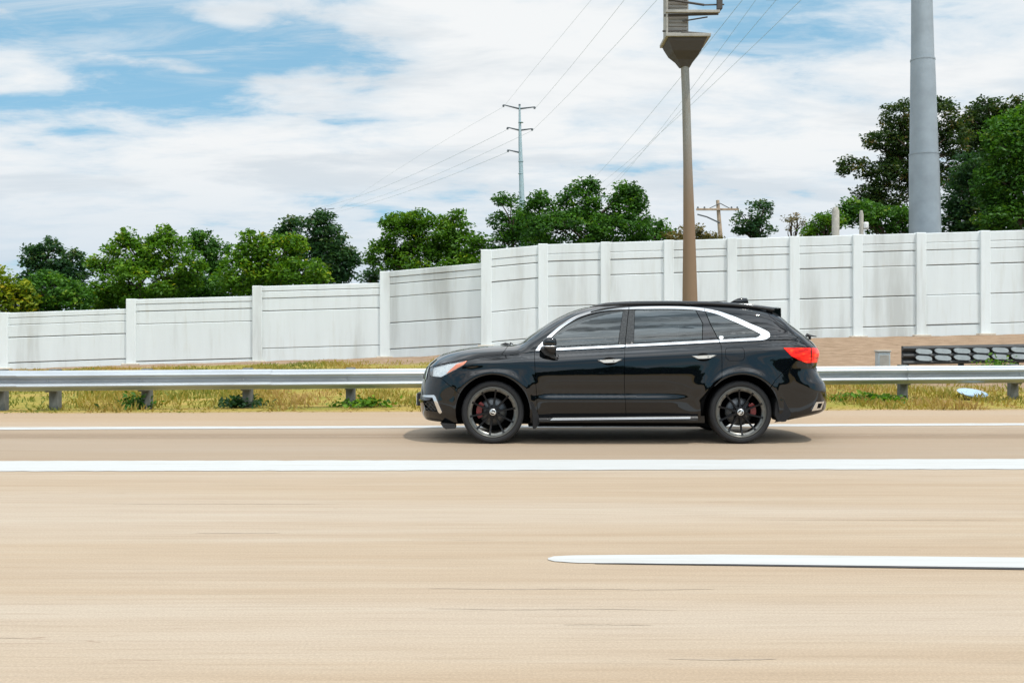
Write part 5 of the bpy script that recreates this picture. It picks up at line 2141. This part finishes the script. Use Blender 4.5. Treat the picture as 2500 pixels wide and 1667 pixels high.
        pr = [loc(1901, 964, .93), loc(1905, 964.5, .93), loc(1912, 972, .93), loc(1921, 990, .93), loc(1930, 1005.7, .93), loc(1929, 1015, .93), loc(1917, 1028.5, .93), loc(1908, 1029.5, .93), loc(1898, 1027, .93), loc(1891, 1013, .93), loc(1893, 985, .93)]
        MB().prism(pr if sd < 0 else pr[::-1], sd * .945, sd * .70).build('mud_flap', FLAPM, CAR)
        # running board with bright strip
        a0, b0 = loc(1316, 1026, 1.0)
        a1, b1 = loc(1704, 1022, 1.0)
        zt_a, zt_b = loc(1316, 1021, 1.0)[1], loc(1704, 1016.5, 1.0)[1]
        zb_a, zb_b = loc(1316, 1031.5, 1.0)[1], loc(1704, 1030.5, 1.0)[1]

        def bar(x0, x1, zt0, zt1, zb0, zb1, y0, y1):
            vs = []
            for (x, zt_, zb_) in ((x0, zt0, zb0), (x1, zt1, zb1)):
                h_ = zt_ - zb_
                vs += [(x, sd * y0, zb_), (x, sd * (y1 - .02), zb_), (x, sd * y1, zb_ + h_ * .30), (x, sd * y1, zt_ - h_ * .25), (x, sd * (y1 - .015), zt_), (x, sd * y0, zt_ + .004)]
            fs = [(i, (i + 1) % 6, (i + 1) % 6 + 6, i + 6) for i in range(6)] + [(5, 4, 3, 2, 1, 0), (6, 7, 8, 9, 10, 11)]
            if sd < 0:
                fs = [f[::-1] for f in fs]
            return MB().add(vs, fs)
        rb_ = bar(a0, a1, zt_a, zt_b, zb_a, zb_b, .86, 1.0).build('running_board', BLACKPL, CAR)
        xa, za = loc(1343, 1026, 1.01)
        xb, zb_ = loc(1687, 1022.3, 1.01)
        ta, tb = loc(1349, 1020.2, 1.01), loc(1687, 1016.6, 1.01)
        vs = [(xa, sd * 1.001, za), (xb, sd * 1.001, zb_), (tb[0], sd * 1.001, tb[1]), (ta[0], sd * 1.001, ta[1]),
              (xa, sd * 1.010, za + .002), (xb - .01, sd * 1.010, zb_ + .002), (tb[0], sd * .992, tb[1] + .004), (ta[0], sd * .992, ta[1] + .004)]
        fs = [(4, 5, 6, 7), (0, 1, 5, 4), (1, 2, 6, 5), (3, 7, 6, 2), (0, 4, 7, 3)]
        fs = fs if sd < 0 else [f[::-1] for f in fs]
        MB().add(vs, fs).build('bright_strip', CHROME, rb_)
    # underbody tub with uneven bottom, leaving the wheel wells open
    ub = MB()
    ub.box(-WB + .44, WB - .44, -.84, .84, .235, .60)
    ub.box(-2.1, -WB - .44, -.66, .66, .25, .55)
    ub.box(WB + .44, 2.15, -.62, .62, .29, .60)
    ub.box(-WB - .44, -WB + .44, -.58, .58, .30, .60)
    ub.box(WB - .44, WB + .44, -.58, .58, .30, .60)
    ub.box(-1.0, 1.0, -.58, .70, .165, .236)  # middle of the tub set low to deepen the shadow under the car
    ub.box(-1.9, -1.0, -.50, .60, .19, .31)
    ub.box(1.0, 1.8, -.50, .60, .19, .31)
    ub.box(.6, .9, -.55, .1, .195, .236)
    ub.box(-.9, -.6, -.35, .3, .205, .236)
    ub.build('underbody', VOIDM, CAR)
    # wheel housings
    for cx in (-WB, WB):
        for sd in (-1, 1):
            mb = MB()
            r_ = ARCH_R + .012
            n = 26
            a0_, a1_ = R(-8), R(188)
            vs, fs = [], []
            for i in range(n + 1):
                a = a0_ + (a1_ - a0_) * i / n
                xx, zz = cx + r_ * math.cos(a), WR + .01 + r_ * math.sin(a)
                wo = W1_(xx, max(zz, .3))
                vs += [(xx, sd * (wo - .012), zz), (xx, sd * .57, zz), (cx, sd * .57, WR + .05)]
            for i in range(n):
                b_ = i * 3
                fs += [(b_, b_ + 3, b_ + 4, b_ + 1), (b_ + 1, b_ + 4, b_ + 5, b_ + 2)]
            mb.add(vs, fs, True)
            mb.build('wheel_housing', VOIDM, CAR)


extras()


def wheels():
    g = 0
    for cx, rear in ((-WB, False), (WB, True)):
        for sd in (-1, 1):
            c = (cx, 0, WR)
            yo = sd * .925           # outer face
            s = -sd                  # inwards direction multiplies
            def Y(v):                # v: metres inwards from the outer face
                return yo + s * v
            # tyre: lathe profile (radius, inward)
            pr = [(.286, .020), (.292, .010), (.300, .006), (.318, .000), (.335, .004), (.346, .012), (.3535, .022), (.3575, .040), (.358, .075), (.358, .13), (.358, .19), (.3575, .225),
                  (.352, .245), (.335, .258), (.31, .262), (.286, .250)]
            rim = MB()
            rim.lathe([(.262, Y(.034)), (.272, Y(.012)), (.280, Y(.006)), (.2905, Y(.008)), (.2915, Y(.018)), (.285, Y(.03)), (.285, Y(.24)), (.262, Y(.24)), (.250, Y(.19)), (.245, Y(.10)), (.240, Y(.050)), (.236, Y(.040)), (.262, Y(.034))], (0, 0, 0), n=72)
            wh = rim.build('wheel', RIMM, CAR, c)
            ty = MB().lathe([(r_, Y(v)) for r_, v in pr], n=80)
            # circumferential groove lines and shoulder blocks
            to = ty.build('tyre', RUBBER, wh)
            gr = MB()
            for (r_, v) in ((.305, .0035), (.326, .0005), (.340, .006)):
                gr.lathe([(r_ - .0018, Y(v + .001)), (r_, Y(v - .0022)), (r_ + .0018, Y(v + .001))], n=80)
            gr.build('sidewall_ribs', RUBBER, wh)
            # dark groove between tyre bead and rim
            MB().lathe([(.2918, Y(.0125)), (.2955, Y(.0125))], n=72).build('bead_shadow_gap', VOIDM, wh)
            # pale wheel lip ring (polished face), divided by the spoke ends
            lip = MB().lathe([(.238, Y(.030)), (.242, Y(.020)), (.262, Y(.0125)), (.276, Y(.010)), (.281, Y(.013))], n=72)
            lip.build('rim_lip', LIPM, wh)
            # ten slim twin spokes
            n = 10
            for i in range(n):
                a = 2 * math.pi * i / n + .18 + (.2 if rear else 0)
                ca, sa = math.cos(a), math.sin(a)
                vs, fs = [], []
                secs = [(.050, .020, .030, .075), (.10, .014, .038, .07), (.17, .0105, .036, .062), (.215, .0105, .028, .055), (.245, .015, .016, .045), (.262, .019, .0115, .04)]
                for (r_, hw, f_, b_) in secs:
                    for (u, v) in ((-hw, b_), (-hw * .75, f_), (hw * .75, f_), (hw, b_)):
                        vs.append((r_ * ca - u * sa, Y(v), r_ * sa + u * ca))
                for q in range(len(secs) - 1):
                    for j in range(4):
                        f = (q * 4 + j, q * 4 + (j + 1) % 4, (q + 1) * 4 + (j + 1) % 4, (q + 1) * 4 + j)
                        fs.append(f if sd > 0 else f[::-1])
                MB().add(vs, fs).build('spoke', SPOKEM, wh)
            hub = MB().lathe([(.0, Y(.026)), (.034, Y(.026)), (.050, Y(.030)), (.062, Y(.040)), (.066, Y(.060)), (.066, Y(.10))], n=36).build('hub', SPOKEM, wh)
            # five lug nuts
            for i in range(5):
                a = 2 * math.pi * i / 5 + .3
                MB().lathe([(0, Y(.030)), (.006, Y(.031)), (.007, Y(.04))], (.047 * math.cos(a), 0, .047 * math.sin(a)), n=8).build('lug_nut', RIMM, wh)
            cap = MB().lathe([(0, Y(.0175)), (.030, Y(.018)), (.0365, Y(.020)), (.038, Y(.026))], n=36).build('centre_cap', CAPM, wh)
            # emblem on the cap: two dark crescents either side of a slanted bar
            tilt = R(-25) if not rear else R(50)
            mb = MB()
            for q in (0, math.pi):
                arc = []
                for i in range(13):
                    a = R(25) + R(130) * i / 12
                    arc.append((.028 * math.cos(a), .028 * math.sin(a)))
                inner = [(-.018 + .036 * i / 6, .0085 + .004 * math.sin(math.pi * i / 6)) for i in range(7)]
                pl = arc + inner
                vs = []
                for (u, v) in pl:
                    u2, v2 = u * math.cos(tilt + q) - v * math.sin(tilt + q), u * math.sin(tilt + q) + v * math.cos(tilt + q)
                    vs.append((u2, Y(.0166), v2))
                f = tuple(range(len(vs)))
                mb.add(vs, [f if sd < 0 else f[::-1]])
            mb.build('cap_emblem', GLOSSBL, wh)
            # brake disc with hat
            MB().lathe([(.075, Y(.085)), (.078, Y(.115)), (.085, Y(.118)), (.158, Y(.118)), (.160, Y(.122)), (.160, Y(.146)), (.08, Y(.146))], n=56).build('brake_disc', DISCM, wh)
            MB().lathe([(.0, Y(.084)), (.075, Y(.085))], n=36).build('disc_hat', DISCM, wh)
            MB().lathe([(0, Y(.152)), (.150, Y(.152)), (.150, Y(.158))], n=40).build('dust_shield', VOIDM, wh)
            # caliper: arc-shaped block hugging the disc
            ca0, ca1 = (R(140), R(205)) if not rear else (R(-18), R(36))
            vs, fs = [], []
            m = 10
            for i in range(m + 1):
                a = ca0 + (ca1 - ca0) * i / m
                t = math.sin(math.pi * i / m) ** .5
                ro, ri = .178 + .012 * t, .128
                for (r_, v) in ((ri, .085), (ro, .080), (ro + .004, .10), (ro, .165), (ri, .165)):
                    vs.append((r_ * math.cos(a), Y(v), r_ * math.sin(a)))
            for i in range(m):
                for j in range(5):
                    f = (i * 5 + j, i * 5 + (j + 1) % 5, (i + 1) * 5 + (j + 1) % 5, (i + 1) * 5 + j)
                    fs.append(f if sd > 0 else f[::-1])
            fs += [tuple(range(5)), tuple(range(5 * m + 4, 5 * m - 1, -1))]
            MB().add(vs, fs).build('brake_caliper', CALIPER, wh)
            # suspension arm end
            MB().tube([(0, Y(.16), -.10), (.02, Y(.30), -.10), (.05, Y(.42), -.08)], [.03, .025, .025], 8).build('suspension_arm', VOIDM, wh)


LIPM = simple('machined_grey_lip', (.15, .15, .14), .32, .75, var=.45, vscale=16)
wheels()


def interior():
    for sx in (-.42, .62):
        for sy in (-.40, .40):
            mb = MB()
            mb.box(sx - .25, sx + .28, sy - .25, sy + .25, .55, .78, .05)
            mb.add([(sx + .20, sy - .24, .75), (sx + .32, sy - .24, .75), (sx + .46, sy - .20, 1.28), (sx + .36, sy - .20, 1.28),
                    (sx + .20, sy + .24, .75), (sx + .32, sy + .24, .75), (sx + .46, sy + .20, 1.28), (sx + .36, sy + .20, 1.28)],
                   [(0, 1, 2, 3), (7, 6, 5, 4), (0, 4, 5, 1), (1, 5, 6, 2), (2, 6, 7, 3), (3, 7, 4, 0)])
            st_ = mb.build('seat', FABRIC, CAR)
            MB().box(sx + .37, sx + .47, sy - .12, sy + .12, 1.31, 1.47, .03).build('headrest', FABRIC, st_)
    MB().box(-1.15, -.72, -.72, .72, .80, .99, .06).build('dashboard', FABRIC, CAR)
    MB().lathe([(.18, -.012), (.192, 0), (.18, .012), (.168, 0), (.18, -.012)], (0, 0, 0), 'z', 28).build('steering_wheel', FABRIC, CAR, (-.62, -.38, 1.0)).rotation_euler = (0, R(-65), 0)


interior()
